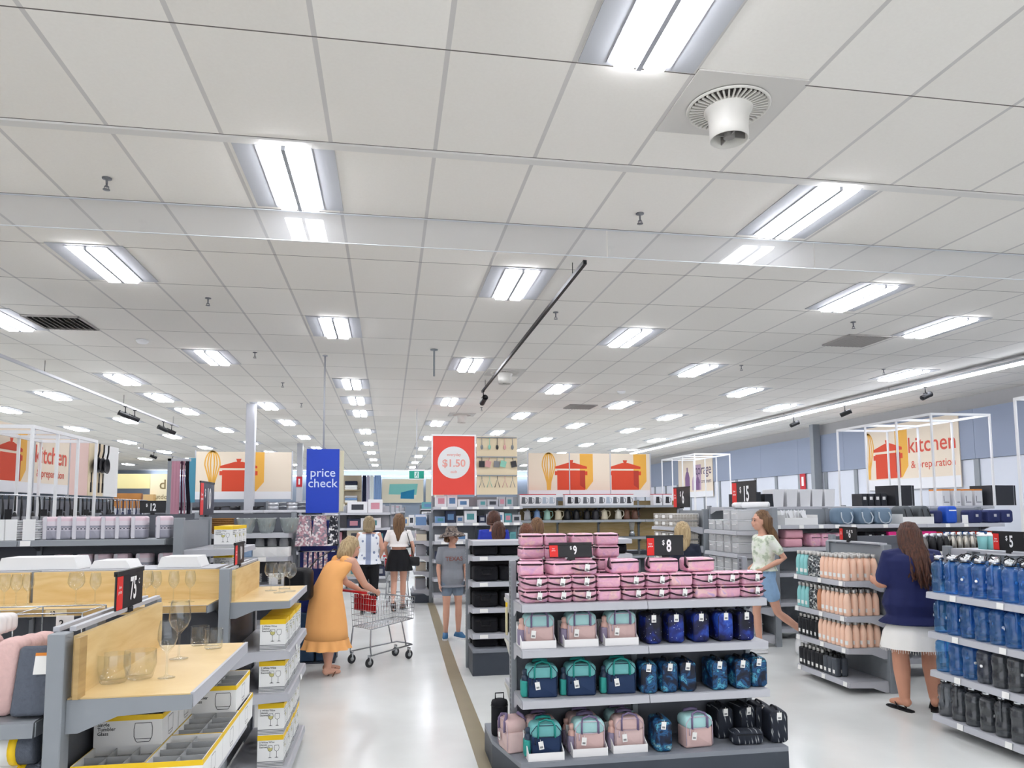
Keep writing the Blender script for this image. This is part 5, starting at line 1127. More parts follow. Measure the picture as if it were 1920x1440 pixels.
    b=MB(); b.box(-.045,.045,-.005,-.0035,.025,.155); obj('white_door',b.mesh('white_door',mat('exit_white','#d8f3f0',.5)),t)
    b=MB(); b.ellipsoid((.01,-.006,.135),.012,.002,.012,10,6); b.tube([(.005,-.006,.12),(-.005,-.006,.085)],.01,5); b.tube([(-.005,-.006,.085),(.02,-.006,.065),(.015,-.006,.035)],.006,5); b.tube([(-.005,-.006,.085),(-.02,-.006,.06),(-.035,-.006,.055)],.006,5); b.tube([(.005,-.006,.115),(.028,-.006,.1)],.005,5); b.tube([(.005,-.006,.115),(-.02,-.006,.105)],.005,5); obj('running_man',b.mesh('running_man',mat('exit_green','#12a08a',.4)),t)
    b=MB(); b.tube([(0,.025,.2),(0,.025,ZC-2.441)],.008,6); obj('hanging_rod',b.mesh('hanging_rod',steel_l),t)
    # --- mid-distance runs both sides of the far aisle
    for x0,y,L,n,who in ((-3.9,17.6,3.95,4,'first'),(-7.4,21.5,7.6,6,'second'),(-9.2,26.5,9.6,6,'third'),(-9.0,31.5,9.7,6,'fourth')):
        g=Gond(f'far grey homewares run left of the aisle, {who} beyond the banners',x0,y,0,L,1.95,[1.75,1.4,1.05,.7,.3],.5,bays=n,back=[(steel_l,.1,1.9)],m=steel_l)
        for lv,z in (('top',1.751),('second',1.401),('third',1.051),('fourth',.701),('base',.301))[:5 if who=='first' else 4]:
            boxes_row(g,'homewares_pack','{c} pack on the '+lv+' shelf of the '+who+' far left run, {o} along','box',z,max(.05,L-4.2),L-.05,(.25,.5),(.2,.31),mix if lv in ('second','third') else wm+[mix[3]],.32,f'homewares packs on the {who} far run')
    for x0,y,L,n,who in ((1.25,21,5.0,3,'first'),(1.2,28,6,4,'second')):
        g=Gond(f'far grey homewares run right of the aisle, {who} beyond the kettles',x0,y,0,L,2.0,[1.85,1.5,1.1,.7,.3],.5,bays=n,back=[(steel_d,.1,1.98)],m=steel_l)
        for lv,z in (('top',1.851),('second',1.501),('third',1.101)):
            boxes_row(g,'homewares_pack','{c} pack on the '+lv+' shelf of the '+who+' far right run, {o} along','box',z,.05,2.3,(.25,.5),(.16,.28),mix,.32,f'homewares packs on the {who} far right run')
    g=Gond('white goods island at the far end of the aisle',.55,36.3,0,2.4,1.15,[1.05,.5],.5,bays=1,back=[(white,.1,1.08)],base=(.15,.5,black),m=steel_l)
    boxes_row(g,'storage_tub','{c} storage tub on the far island top, {o} along','tub',1.051,.05,2.35,(.25,.45),(.3,.6),wm,.35,'tubs on the far island'); boxes_row(g,'storage_tub','{c} storage tub low on the far island, {o} along','tub',.501,.05,2.35,(.3,.5),(.3,.4),wm,.35,'tubs on the far island')
# ---------------------------------------------------------------- right back: bags, clear storage, baskets, wall banners
def bag_mesh(w,d,h,m,r=.05):
    b=MB(); b.rbox(w,d,h,r,.03,bulge=.006); return b.mesh('bag_body',m)
def loop(pts,r,m,name='handle'):
    b=MB(); b.tube(pts,r,6); return b.mesh(name,m)
def zone_right_back():
    redL=mat('kitchen_letter','#d8543f',.6); pur=mat('storage_letter','#5c4a66',.6)
    banner('kitchen_banner','kitchen banner high on the side wall with whisk and pot','banner',(10.84,13.75,2.18),-pi/2,2.8,1.42,lambda b:pot_art(b,0,1.1,x=-.62,z=.25,clip=(-1.39,1.39)),[('kitchen',.46,redL,.66,.9,.004),('& preparation',.22,redL,.68,.5,.001)],1,frame=False)
    def bottles(b):
        b.poly([(-.1,-.0008,.25),(.55,-.0008,.25),(.55,-.0008,1.15),(-.1,-.0008,1.15)],1)
        for x,w,h,m in ((-.85,.42,.95,2),(-.22,.3,.75,1),(.12,.3,.72,2)):
            q=[(x,.25),(x+w,.25),(x+w,h*.75),(x+w*.8,h*.95),(x+w*.62,h),(x+w*.62,h*1.15),(x+w*.38,h*1.15),(x+w*.38,h),(x+w*.2,h*.95),(x,h*.75)]
            b.poly([(a,-.0014,c) for a,c in q],m)
    A=[mat('banner_cream','#eadbc6',.7),mat('art_mauve','#b79db4',.7),mat('art_purple','#7d5d86',.7),mat('art_dark_red','#b63a2c',.7),mat('banner_white','#e8e8ea',.7)]
    t=thing('storage_banner','storage banner with purple bottles on the far side wall','banner',(10.84,24.7,2.2),-pi/2); b=MB(); b.box(-1.48,1.48,0,.02,0,1.45); b.quad((-1.48,-.0004,0),(1.48,-.0004,0),(1.48,-.0004,.2),(-1.48,-.0004,.2),4); bottles(b); obj('printed_panel',b.mesh('printed_panel',*A),t)
    obj('lettering',text_mesh('storage',.5,pur,.003),t,(.65,-.003,.95)); obj('lettering',text_mesh('& containers',.2,pur,.001),t,(.85,-.003,.55))
    tubeframe('tube_frame','white tube frames standing high before the side wall kitchen banner',8.0,(9.63,10.39,11.16,11.94),3.17,1.81,9.0,1)
    tubeframe('tube_frame','tall white tube frame at the right edge of the view',8.0,(7.4,8.14),3.17,.0,9.0,1)
    tubeframe('tube_frame','distant white tube frames before the storage banner',8.0,(18.2,19.02,19.75,20.54),3.22,1.0,9.0,1)
    # run of bags
    g=Gond('long grey shelving of lunch bags behind the walking girl',5.08,9.85,0,3.85,1.8,[1.56,1.25,.9,.5,.15],.45,bays=3,back=[(steel,.1,1.78)],m=steel_l,tickets=[(0,x,.07,.05) for x in (.25,.6,.9,1.15,1.4,1.9,2.9,3.2)])
    Y=9.58
    def at(u): return py(u,980,Y)[0]
    k=MB(); k.box(-.25,.25,-.15,.15,0,.004); k.box(-.25,.25,-.15,-.146,.004,.1); k.box(-.25,.25,.146,.15,.004,.2); k.box(-.25,-.246,-.146,.146,.004,.14); k.box(.246,.25,-.146,.146,.004,.14); tm=k.mesh('tray_body',white)
    build('display_tray',[(None,tm)],'white card tray of folded papers at the left of the bag shelf','tray',(at(1492),Y,1.561),0)
    for j in range(8):
        b=MB(); b.box(-.07,.07,-.002,.002,0,.2); build('folded_paper',[(None,b.mesh('folded_paper',white_g))],f'white folded paper leaning in the card tray, {od(j+1)} from the left','paper',(at(1492)-.18+.05*j,Y-.02,1.568),(radians(-12),radians(R.uniform(-25,25)),radians(40)),'papers in the card tray')
    bg=mat('slate_blue_bag','#6f8599',.6,var=.04); hl=mat('pale_handle','#b9c2ca',.5)
    for j,u in enumerate((1578,1615,1650)):
        p=[('bag_body',bag_mesh(.27 if j!=1 else .22,.2,.235,bg,.06)),('handle',loop([(-.075,-.104,.17),(-.09,-.13,.1),(-.06,-.135,.03),(0,-.135,.01),(.06,-.135,.03),(.09,-.13,.1),(.075,-.104,.17)],.009,hl))]
        build('handle_bag',p,f'slate blue handbag-style lunch bag on the long shelf, {od(j+1)} of three','bag',(at(u),Y,1.561),radians((2,8,-4)[j]),'slate blue lunch bags')
    build('display_tray',[(None,tm)],'white card tray under the grey barrel bags','tray',(at(1707),Y-.02,1.561),0)
    gb=mat('grey_bag','#5a5f63',.7,var=.06)
    for j,u in enumerate((1692,1724)):
        b=MB(); b.rbox(.2,.22,.25,.08,.02); build('barrel_bag',[('bag_body',b.mesh('bag_body',gb)),('handle',loop([(-.05,-.115,.2),(-.06,-.15,.1),(0,-.155,.04),(.06,-.15,.1),(.05,-.115,.2)],.007,black))],f'dark grey barrel bag in the white tray, {("left","right")[j]} one','bag',(at(u),Y,1.568),radians(5))
    nv=mat('navy_bag','#222b5c',.7,var=.08); bl=mat('bright_blue_bag','#1f55c4',.45)
    for j,(u,w,m,n) in enumerate(((1752,.14,nv,'small navy'),(1777,.18,bl,'bright blue'),(1822,.22,nv,'navy with pale badge, first'),(1856,.22,nv,'navy with pale badge, second'),(1880,.2,nv,'navy with pale badge, third'))):
        p=[('bag_body',bag_mesh(w,.2,.25 if j==1 else .19,m,.035))]
        if j>1: p.append(('badge',BX('badge',mat('badge_grey','#b9b9c0',.5),-.022,.022,-.109,-.107,.09,.13)))
        if j==1: p.append(('badge',BX('badge',letter,-.06,.06,-.109,-.107,.18,.195)))
        build('lunch_box_bag',p,f'{n} lunch bag at the right of the long shelf','bag',(at(u),Y,1.561),0)
    build('swing_card',[('card',BX('card',tagw,-.05,.05,-.002,0,0,.12))],'white hanging card between the blue and navy bags','card',(at(1797),Y-.13,1.561),0)
    pkb=mat('matte_pink','#e8a9b6',.45,var=.05)
    for j,(u,z) in enumerate(((1478,1.251),(1480,1.375))): build('pink_case',[(None,bag_mesh(.28,.25,.12,pkb,.02))],f'pink soft case left on the second bag shelf, {("lower","upper")[j]}','bag',(at(u),Y,z),0)
    for j,u in enumerate((1520,1542,1568)): build('pink_case',[('bag_body',bag_mesh(.2,.2,.19,_M['holographic_pink'],.05)),('zip',loop([(-.08,-.107,.13),(.08,-.107,.13)],.004,mat('dark_strap','#2a0f1c',.7),'zip'))],f'shiny pink bag on the second bag shelf, {od(j+1)} from the soft cases','bag',(at(u),Y,1.251),radians(8))
    for j,u in enumerate((1622,1645)): build('black_case',[('bag_body',bag_mesh(.16,.2,.2,blackf,.02)),('paper_label',BX('paper_label',tagw,-.02,.02,-.107,-.105,.12,.16))],f'black case with white label on the second bag shelf, {("left","right")[j]}','bag',(at(u),Y,1.251),0)
    mg=mat('magenta_card','#e0247f',.5)
    for j,(u,w) in enumerate(((1660,.12),(1684,.2),(1722,.3))):
        p=BX('carton_body',mg if j!=1 else white,-w/2,w/2,-.12,.12,0,.2); st=[]
        for z in (.04,.09,.14): st.append((-w*.4,w*.4,-.122,-.1205,z,z+.012))
        build('magenta_box',[('carton_body',p),('printed_lines',BX('printed_lines',letter if j!=1 else mg,*st))],f'{("narrow magenta","white and magenta","wide magenta")[j]} carton on the second bag shelf','box',(at(u)+.01*j,Y-.02,1.251),0)
    cm=[mat('comic_red','#c9361f',.5),mat('comic_blue','#2e5b97',.5),mat('comic_gold','#cdbb5a',.5),mat('comic_orange','#d9632a',.5)]
    for j in range(9):
        w=.14; b=MB(); b.rbox(w,.2,.19,.02,.015); bm=b.mesh('bag_body',cm[j%2])
        b=MB(); b.lathe([(0,0),(.04,0)],14); c=BX('print',cm[2],-.04,.04,-.104,-.102,.1,.15); d=BX('print',cm[3],0,.06,-.104,-.102,.03,.08)
        g.put('colour_lunch_bag',[('bag_body',bm),('print',c),('print',d)],f'{("red","blue")[j%2]} lunch bag with gold and orange patches, {od(j+1)} right of the magenta cartons','bag',2.52+.148*j,-.28,1.251,0,'colourful lunch bags')
    # row behind: bins, binders, boxes
    g=Gond('grey shelving of storage bins behind the bag shelving',5.1,11.05,0,4.75,1.84,[1.82,1.4,1.0,.5],.5,bays=4,back=[(steel,.1,1.8)],m=steel_l)
    b=MB(); b.loft([[(-.08,-.15,0),(.08,-.15,0),(.08,.15,0),(-.08,.15,0)],[(-.095,-.17,.27),(.095,-.17,.27),(.095,.17,.27),(-.095,.17,.27)]]); wb=b.mesh('white_bin',white_g)
    def A2(u): return py(u,940,10.78)[0]
    for j,u in enumerate((1450,1475,1500,1522,1545)): build('white_bin',[(None,wb)],f'white storage bin on the shelving behind the slate blue bags, {od(j+1)} from left','bin',(A2(u),10.78,1.821),0,'white storage bins')
    for j,u in enumerate((1385,1408,1435)):
        b=MB(); b.box(-.09,.09,-.15,.15,0,.2+.03*(j%2)); build('black_bin',[(None,b.mesh('black_bin',mat('bin_black','#24282f',.5)))],f'black storage bin near the 15 dollar sign, {od(j+1)} from the left','bin',(A2(u),10.78,1.821),0)
    for j in range(4):
        b=MB(); b.box(-.05,.05,-.13,.13,0,.2); build('ring_binder',[('binder_cover',b.mesh('binder_cover',mat('binder_black','#2b2d33',.5))),('spine_label',BX('spine_label',tagw,-.025,.025,-.132,-.1305,.1,.15))],f'dark ring binder with white spine label, {od(j+1)} from the left','binder',(A2(1612)+.115*j,10.78,1.821),0,'ring binders')
    for j,u in enumerate((1678,1862)):
        b=MB(); q=(.2,.27)[j]; b.box(-q,q,-.2,.2,0,.33); lid=BX('lid_edge',steel_l,q-.05,q-.043,-.202,.202,0,.335)
        build('black_box',[('box_body',b.mesh('box_body',mat('box_black','#2a2b30',.55))),('edge_strip',lid)],f'big plain black box standing high on the right, {("behind the grey barrel bags","near the picture edge")[j]}','box',(A2(u),10.78,1.821),radians(10))
    for j,u in enumerate((1762,1782,1803,1822)):
        b=MB(); b.box(-.07,.07,-.15,.15,0,.27); build('orange_top_box',[('carton',b.mesh('carton',mat('white_pack','#e4e4e6',.55))),('orange_top',BX('orange_top',mat('orange_print','#e08a3c',.5),-.071,.071,-.151,.151,.245,.271)),('printed_lines',BX('printed_lines',mat('print_dark','#3b3e46',.6),(-.05,.05,-.152,-.1505,.05,.06),(-.05,-.04,-.152,-.1505,.07,.16)))],f'white carton with orange top before the wall banner, {od(j+1)} from the left','box',(A2(u),10.78,1.821),0,'orange topped cartons')
    # clear plastic end cap
    g=Gond('grey end cap of clear plastic drawers behind the walking girl',5.0,9.97,-pi/2,1.0,1.8,[1.5,1.2,.85,.5,.15],.5,back=[(steel,.1,1.78)],m=steel_l,postw=.06)
    cp=thin_glass('milky_plastic',(.95,.96,.97),.93,.1,.5,.8)
    def drawer(w,d,h):
        b=MB(); b.rbox(w,d,h,.015,.01); c=MB(); c.box(-w*.3,w*.3,-d/2-.008,-d/2-.001,h*.6,h*.68); e=MB(); e.box(-w/2-.003,w/2+.003,-d/2-.003,d/2+.003,h,h+.008)
        return [('tub_body',b.mesh('tub_body',cp)),('pull',c.mesh('pull',white)),('lid',e.mesh('lid',mat('lid_white','#f2f4f6',.4)))]
    dm=drawer(.2,.3,.13)
    for lv,z in (('top',1.501),('second',1.201),('third',.851),('fourth',.501),('bottom',.151)):
        for j in range(4):
            for q in range(2 if z<1.5 or j>1 else 1): g.put('clear_tub',dm,f'clear plastic tub, {lv} shelf of the tub end cap, {od(j+1)} from the far end, {("lower","upper")[q]}','tub',.14+.235*j,-.3,z+.14*q,0,'clear plastic tubs')
    wb2=MB(); wb2.tube([(-.2,0,.04),(.2,0,.04)],.04,10); wr=wb2.mesh('white_roll',white_g)
    for j in range(3): g.put('white_roll',[(None,wr)],f'white roll lying on top of the clear tub end cap, {od(j+1)} from the far end','roll',.25+.26*j,-.1,1.802,radians(20*j-15))
    price_sign('large black and red 15 dollar sign above the clear tubs',4.96,9.64,1.83,-pi/2,.70,.345,'$','15','')
    # baskets
    g=Gond('grey end cap of wire baskets behind the 8 dollar sign',5.0,12.1,-pi/2,1.0,1.79,[1.5,1.2,.8,.3],.5,back=[(steel,.1,1.77)],m=steel_l,postw=.06)
    b=MB(); w,d,h=.3,.4,.1
    for z in (0.003,.05,.1): b.tube([(-w/2,-d/2,z),(w/2,-d/2,z),(w/2,d/2,z),(-w/2,d/2,z)],.004,4,closed=True)
    for j in range(9):
        x=-w/2+w*j/8; b.tube([(x,-d/2,.1),(x,-d/2,.003),(x,d/2,.003),(x,d/2,.1)],.0025,4)
    for j in range(9):
        y=-d/2+d*j/8; b.tube([(-w/2,y,.1),(-w/2,y,.003),(w/2,y,.003),(w/2,y,.1)],.0025,4)
    b.box(-.06,.06,-d/2-.008,-d/2-.004,.03,.08,1); wm=b.mesh('wire_basket',mat('wire_white','#d8d5d0',.4),tagw)
    ln=MB(); ln.box(-.14,.14,-.19,.19,.006,.085); lm=ln.mesh('folded_liner',mat('linen','#b7b0a4',.9,var=.15,vscale=30))
    for lv,z,n in (('top',1.501,2),('second',1.201,2),('third',.801,3)):
        for j in range(3):
            for q in range(n): g.put('wire_basket',[('basket_frame',wm),('folded_liner',lm)],f'wire basket, {lv} shelf of the basket end cap, {od(j+1)} from the far end, {("bottom","next","upper")[q]} one','basket',.18+.32*j,-.27,z+.112*q,0,'stacked wire baskets')
    price_sign('large black and red 6 dollar sign above the wire baskets',4.96,11.87,1.82,-pi/2,.70,.345,'$','6','')
# ---------------------------------------------------------------- people
SKIN=mat('skin','#d6a189',.55,var=.05,vscale=12)
SKIN2=mat('skin_tan','#c98f74',.55,var=.05,vscale=12)
def V(*a): return Vector(a)
def limb(b,pts,rs,seg=12):
    pts=[Vector(p) for p in pts]
    a=(pts[0]-pts[1]).normalized(); z=(pts[-1]-pts[-2]).normalized()
    P=[pts[0]+a*rs[0]*.9,pts[0]+a*rs[0]*.6]+pts+[pts[-1]+z*rs[-1]*.6,pts[-1]+z*rs[-1]*.9]; r=[rs[0]*.35,rs[0]*.8]+list(rs)+[rs[-1]*.8,rs[-1]*.35]
    b.tube(P,r,seg)
def rings(b,lv,seg=20,m=0,wave=None,cap=True):
    """lv: (cx,cy,z,rx,ry)"""
    b.loft([[(cx+(rx+(wave[k] if wave else 0)*cos(nw*2*pi*i/seg))*cos(2*pi*i/seg),cy+(ry+(wave[k] if wave else 0)*cos(nw*2*pi*i/seg))*sin(2*pi*i/seg),z) for i in range(seg)] for k,(cx,cy,z,rx,ry) in enumerate(lv) for nw in (11,)],m,True,cap)
def mid(a,b,t=.5): return Vector(a)*(1-t)+Vector(b)*t
def pose(**k):
    J=dict(pel=V(0,0,.93),wai=V(0,.01,1.07),che=V(0,.01,1.25),nek=V(0,.015,1.42),hed=V(0,-.015,1.575),
      hipL=V(.085,0,.90),kneL=V(.095,-.02,.49),ankL=V(.1,.02,.09),hipR=V(-.085,0,.90),kneR=V(-.095,-.02,.49),ankR=V(-.1,.02,.09),
      shL=V(.165,.01,1.37),elL=V(.205,.03,1.10),wrL=V(.215,-.03,.87),shR=V(-.165,.01,1.37),elR=V(-.205,.03,1.10),wrR=V(-.215,-.03,.87),
      footL=V(0,-1,0),footR=V(0,-1,0),hy=0.,hp=0.)
    for q,v in k.items(): J[q]=V(*v) if isinstance(v,tuple) else v
    return J
def headT(J): return Matrix.Translation(J['hed'])@Matrix.Rotation(J['hy'],4,'Z')@Matrix.Rotation(J['hp'],4,'X')
def spine(J,g,off=0.0,top=1.0):
    p,w,c,n=J['pel'],J['wai'],J['che'],J['nek']; L=[]
    s=mid(c,n,.72)
    for q,rx,ry in ((p+V(0,0,-.10),.135,.105),(p,.165,.125),(mid(p,w),.155,.115),(w,.135,.1),(mid(w,c),.145,.108),(c,.16,.115),(mid(c,n,.45),.168,.105),(s,.135,.085),(n,.06,.06)):
        L.append((q.x,q.y,q.z,rx*g+off,ry*g+off))
    return L
def hand(b,w,e,side,curl=.5):
    d=(Vector(w)-Vector(e)).normalized(); n=V(side,0,0); n=(n-d*n.dot(d)).normalized(); s=d.cross(n)
    pc=Vector(w)+d*.05
    for k in (-1,0,1): limb(b,[Vector(w)+d*.01,pc+s*.02*k+d*.02],[.017,.016],8)
    for k,l in zip((-1.5,-.5,.5,1.5),(.058,.07,.066,.052)):
        r=pc+s*.0125*k*1.35+d*.028; a=r+d*l*.5-n*l*.12*curl*2; t=a+d*l*.4*(1-curl*.6)-n*l*.35*curl*1.4
        limb(b,[r,a,t],[.0085,.008,.0068],7)
    r=pc-d*.02+s*-.026; limb(b,[r,r+d*.03-s*.018-n*.01,r+d*.055-s*.02-n*.022],[.0105,.009,.0075],7)
def body_mesh(J,g=1.0,skin=SKIN,vox=.0085,arms=True,hands=True,legs=1.0):
    b=MB(); rings(b,spine(J,g)); 
    limb(b,[mid(J['che'],J['nek'],.8),J['nek'],J['nek']+(J['hed']-J['nek'])*.6],[.075,.055,.052])
    for s in 'LR':
        sg=1 if s=='L' else -1; gl=(1+(g-1)*.8)*legs
        limb(b,[J['hip'+s],mid(J['hip'+s],J['kne'+s],.35),J['kne'+s],mid(J['kne'+s],J['ank'+s],.3),J['ank'+s]],[.088*gl,.082*gl,.056*gl,.058*gl,.036*gl])
        a=J['ank'+s]; f=J['foot'+s].normalized(); limb(b,[a+V(0,0,-.035)-f*.03,a+f*.07+V(0,0,-.05),a+f*.15+V(0,0,-.066)],[.036,.034,.024])
        limb(b,[a+V(0,0,.01),a+V(0,0,-.05)-f*.02],[.036,.032])
        ga=1+(g-1)*1.1
        limb(b,[mid(J['che'],J['sh'+s],.6)+V(0,0,.03),J['sh'+s],mid(J['sh'+s],J['el'+s],.4),J['el'+s],mid(J['el'+s],J['wr'+s],.3),J['wr'+s]],[.06*ga,.056*ga,.049*ga,.038*ga,.039*ga,.025*ga])
        if hands: hand(b,J['wr'+s],J['el'+s],-sg if 0 else sg)
    T=headT(J); h=MB(); h.T=T
    h.ellipsoid((0,.012,.02),.076,.098,.105,18,12); h.ellipsoid((0,-.028,-.045),.058,.068,.068,16,10); h.ellipsoid((0,-.045,-.085),.03,.035,.026,12,8)
    limb(h,[(0,-.088,.01),(0,-.108,-.022),(0,-.104,-.032)],[.009,.013,.011],8)
    for s in (-1,1):
        h.ellipsoid((s*.078,.01,-.005),.012,.022,.033,10,8); h.ellipsoid((s*.036,-.072,-.03),.022,.022,.02,8,6); h.ellipsoid((s*.03,-.078,.032),.026,.012,.01,8,6)
    limb(h,[(-.018,-.092,-.058),(0,-.098,-.057),(.018,-.092,-.058)],[.006,.009,.006],6)
    b.v+=[]; base=len(b.v); b.v+=h.v; b.f+=[[i+base for i in f] for f in h.f]; b.mi+=h.mi; b.sm+=h.sm
    return voxel(b.mesh('body',skin),vox,5,.45)
def face_parts(J):
    T=headT(J); out=[]
    dk=mat('eye_dark','#2a1d18',.3); lip=mat('lip','#b0685c',.5); brow=mat('brow','#5b4232',.8)
    for s in (-1,1):
        b=MB(); b.T=T; b.ellipsoid((s*.031,-.0875,.005),.013,.006,.007,10,6); out.append(('eye',b.mesh('eye',dk)))
        b=MB(); b.T=T; b.tube([(s*.018,-.092,.026),(s*.032,-.091,.03),(s*.046,-.084,.026)],.0035,5); out.append(('eyebrow',b.mesh('eyebrow',brow)))
    b=MB(); b.T=T; b.tube([(-.021,-.094,-.058),(0,-.1,-.057),(.021,-.094,-.058)],.0045,6); out.append(('mouth',b.mesh('mouth',lip)))
    return out
def shirt(J,g,m,hem,sleeve=.5,off=.016,name='shirt',flare=.01,neck=.5,vox=.011,sl_r=.066):
    L=[q for q in spine(J,g,off)]; low=J['pel']*1.0; b=MB()
    zs=[(x,y,z,rx,ry) for x,y,z,rx,ry in L if z>hem+.02]
    p,w=J['pel'],J['wai']; t=(hem-p.z)/(w.z-p.z); c=p+(w-p)*t
    rx0=.168 if hem<p.z+.06 else .148; zs=[(c.x,c.y,hem,rx0*g+off+flare,rx0*.78*g+off+flare)]+zs
    n=zs[-1]; zs[-1]=(n[0],n[1],n[2]-.02,.078,.07); rings(b,zs)
    for s in 'LR':
        e=mid(J['sh'+s],J['el'+s],sleeve); limb(b,[mid(J['che'],J['sh'+s],.55)+V(0,0,.04),J['sh'+s]+V(0,0,.005),e],[sl_r*g,sl_r*.97*g,sl_r*.93*g]) if sleeve else limb(b,[mid(J['che'],J['sh'+s],.5)+V(0,0,.03),mid(J['che'],J['sh'+s],.95)],[.06*g,.055*g])
    return (name,voxel(b.mesh(name,m),vox,4,.5))
def skirt(J,g,m,top,hem,name='skirt',flare=.06,wave=.012,seg=66):
    p,w=J['pel'],J['wai']; b=MB(); lv=[];wv=[]
    for k in range(7):
        t=k/6; z=top+(hem-top)*t; c=p+(w-p)*((z-p.z)/(w.z-p.z)) if z>p.z else V(p.x,p.y,z); 
        base=.14+(.04*min(1,t*2.2)); lv.append((c.x,c.y,z,base*g+.014+flare*t,base*.8*g+.014+flare*t)); wv.append(wave*t*t)
    rings(b,lv[::-1],seg,wave=wv[::-1],cap=False)
    b.loft([[(x+(rx-.004)*cos(2*pi*i/24),y+(ry-.004)*sin(2*pi*i/24),z-.001) for i in range(24)] for x,y,z,rx,ry in (lv[0],(lv[0][0],lv[0][1],lv[0][2],.05,.05))],0,True,False)
    return (name,b.mesh(name,m))
def legs_cloth(J,g,m,low,name='trousers',off=.014,top=None,vox=.011):
    b=MB(); L=spine(J,g,off)[:3+(1 if top is None else 0)]; rings(b,L)
    for s in 'LR':
        h,k,a=J['hip'+s],J['kne'+s],J['ank'+s]
        if low<=.5: e=mid(h,k,low*2); limb(b,[h,mid(h,k,low),e],[.1*g,.098*g,.096*g])
        else: limb(b,[h,mid(h,k,.4),k,mid(k,a,(low-.5)*2)],[.1*g,.092*g,.072*g,.062*g])
    return (name,voxel(b.mesh(name,m),vox,4,.5))
def hair(J,m,length,name='hair',back=.03,wid=.085,wavy=0.0,fringe=True,taper=.4):
    T=headT(J); b=MB(); b.T=T; b.ellipsoid((0,.026,.038),.084,.1,.1,18,12)
    b.ellipsoid((0,.04,-.0),.082,.085,.1,16,10)
    b.T=Matrix.Identity(4); rr=random.Random(5); n=46
    for k in range(n):
        a=radians(-100+200*k/(n-1)) ; lay=k%3
        p0=T@V(sin(a)*.05,.03+cos(a)*.05,.115-.01*lay); p1=T@V(sin(a)*.088,.025+cos(a)*(.095+.006*lay),.03)
        f=1-.28*abs(sin(a)); ln=length*f*(1-.08*rr.random())
        p2=T@V(sin(a)*.09,.03+cos(a)*.1,-.07); d=p2.copy(); pts=[p0,p1,p2]; st=4
        for q in range(1,st+1):
            t=q/st; sq=1-taper*t*.6
            pts.append(V(p2.x+(T.translation.x-p2.x)*(1-sq)+wavy*sin(7*t+k)*t,p2.y+(back*t**.5)+wavy*cos(6*t+k*1.7)*t,p2.z-ln*t))
        b.tube(pts,[.014,.018,.018]+[.017,.016,.013,.006],6)
    return (name,b.mesh(name,m))
def hairmat(name,a,c,rough=.5):
    k=NT(name,rough=rough,spec=.4); v=k.coords(False,(90,90,6)); nz=k.n('TexNoise'); nz.inputs['Scale'].default_value=1.0; nz.inputs['Detail'].default_value=3; k.l(v,nz.inputs['Vector']); k.base(k.ramp(nz.outputs['Fac'],[(.3,a),(.7,c)])); return k.m
def shoe(J,s,m,sole,name='sneaker'):
    a=J['ank'+s]; f=J['foot'+s].normalized(); yaw=math.atan2(f.x,-f.y); pit=math.asin(max(-1,min(1,f.z))); T=Matrix.Translation(a+V(0,0,-.09))@RZ(yaw)@Matrix.Rotation(-pit,4,'X')
    b=MB(); b.T=T; b.loft([[(x*w,y,z) for x,y in ((-.038,.06),(-.03,.085),(.03,.085),(.038,.06),(.04,-.03),(.046,-.1),(.034,-.165),(0,-.185),(-.034,-.165),(-.046,-.1),(-.04,-.03))][::-1] for z,w in ((.0,1),(.028,1.02))],1,False)
    b.loft([[(x*w,y*q,z) for x,y in ((-.037,.06),(-.03,.082),(.03,.082),(.037,.06),(.038,-.03),(.043,-.1),(.03,-.16),(0,-.178),(-.03,-.16),(-.043,-.1),(-.038,-.03))][::-1] for z,w,q in ((.0285,1,1),(.05,.98,.98),(.075,.9,.8 if 0 else .75),(.1,.95,.48))],0,True)
    return (name,b.mesh(name,m,sole))
def flipflop(J,s,m,name='flip_flop'):
    a=J['ank'+s]; f=J['foot'+s].normalized(); yaw=math.atan2(f.x,-f.y); T=Matrix.Translation(a+V(0,0,-.104))@RZ(yaw)
    b=MB(); b.T=T; b.prism([(-.036,.06),(-.02,.085),(.02,.085),(.036,.06),(.036,-.03),(.046,-.12),(.03,-.19),(0,-.2),(-.03,-.19),(-.046,-.12),(-.036,-.03)],'z',-.012,.002); b.tube([(-.045,-.03,.0),(-.03,-.08,.05),(0,-.13,.028),(.03,-.08,.05),(.045,-.03,.0)],.006,5)
    return (name,b.mesh(name,m))
def person(label,x,y,rot,J,parts,scale=1.0,g=1.0,skin=SKIN,vox=.0085,face=False,hands=True,legs=1.0):
    t=thing('person',label,'person',(x,y,0),rot); t.scale=(scale,)*3
    obj('body',body_mesh(J,g,skin,vox,hands=hands,legs=legs),t)
    for p in parts+(face_parts(J) if face else []): add_part(t,p)
    return t
def drawn(T,pts,r,m,name,flat=1.0):
    b=MB(); b.T=T; b.tube(pts,r,7,flat=flat); return (name,b.mesh(name,m))
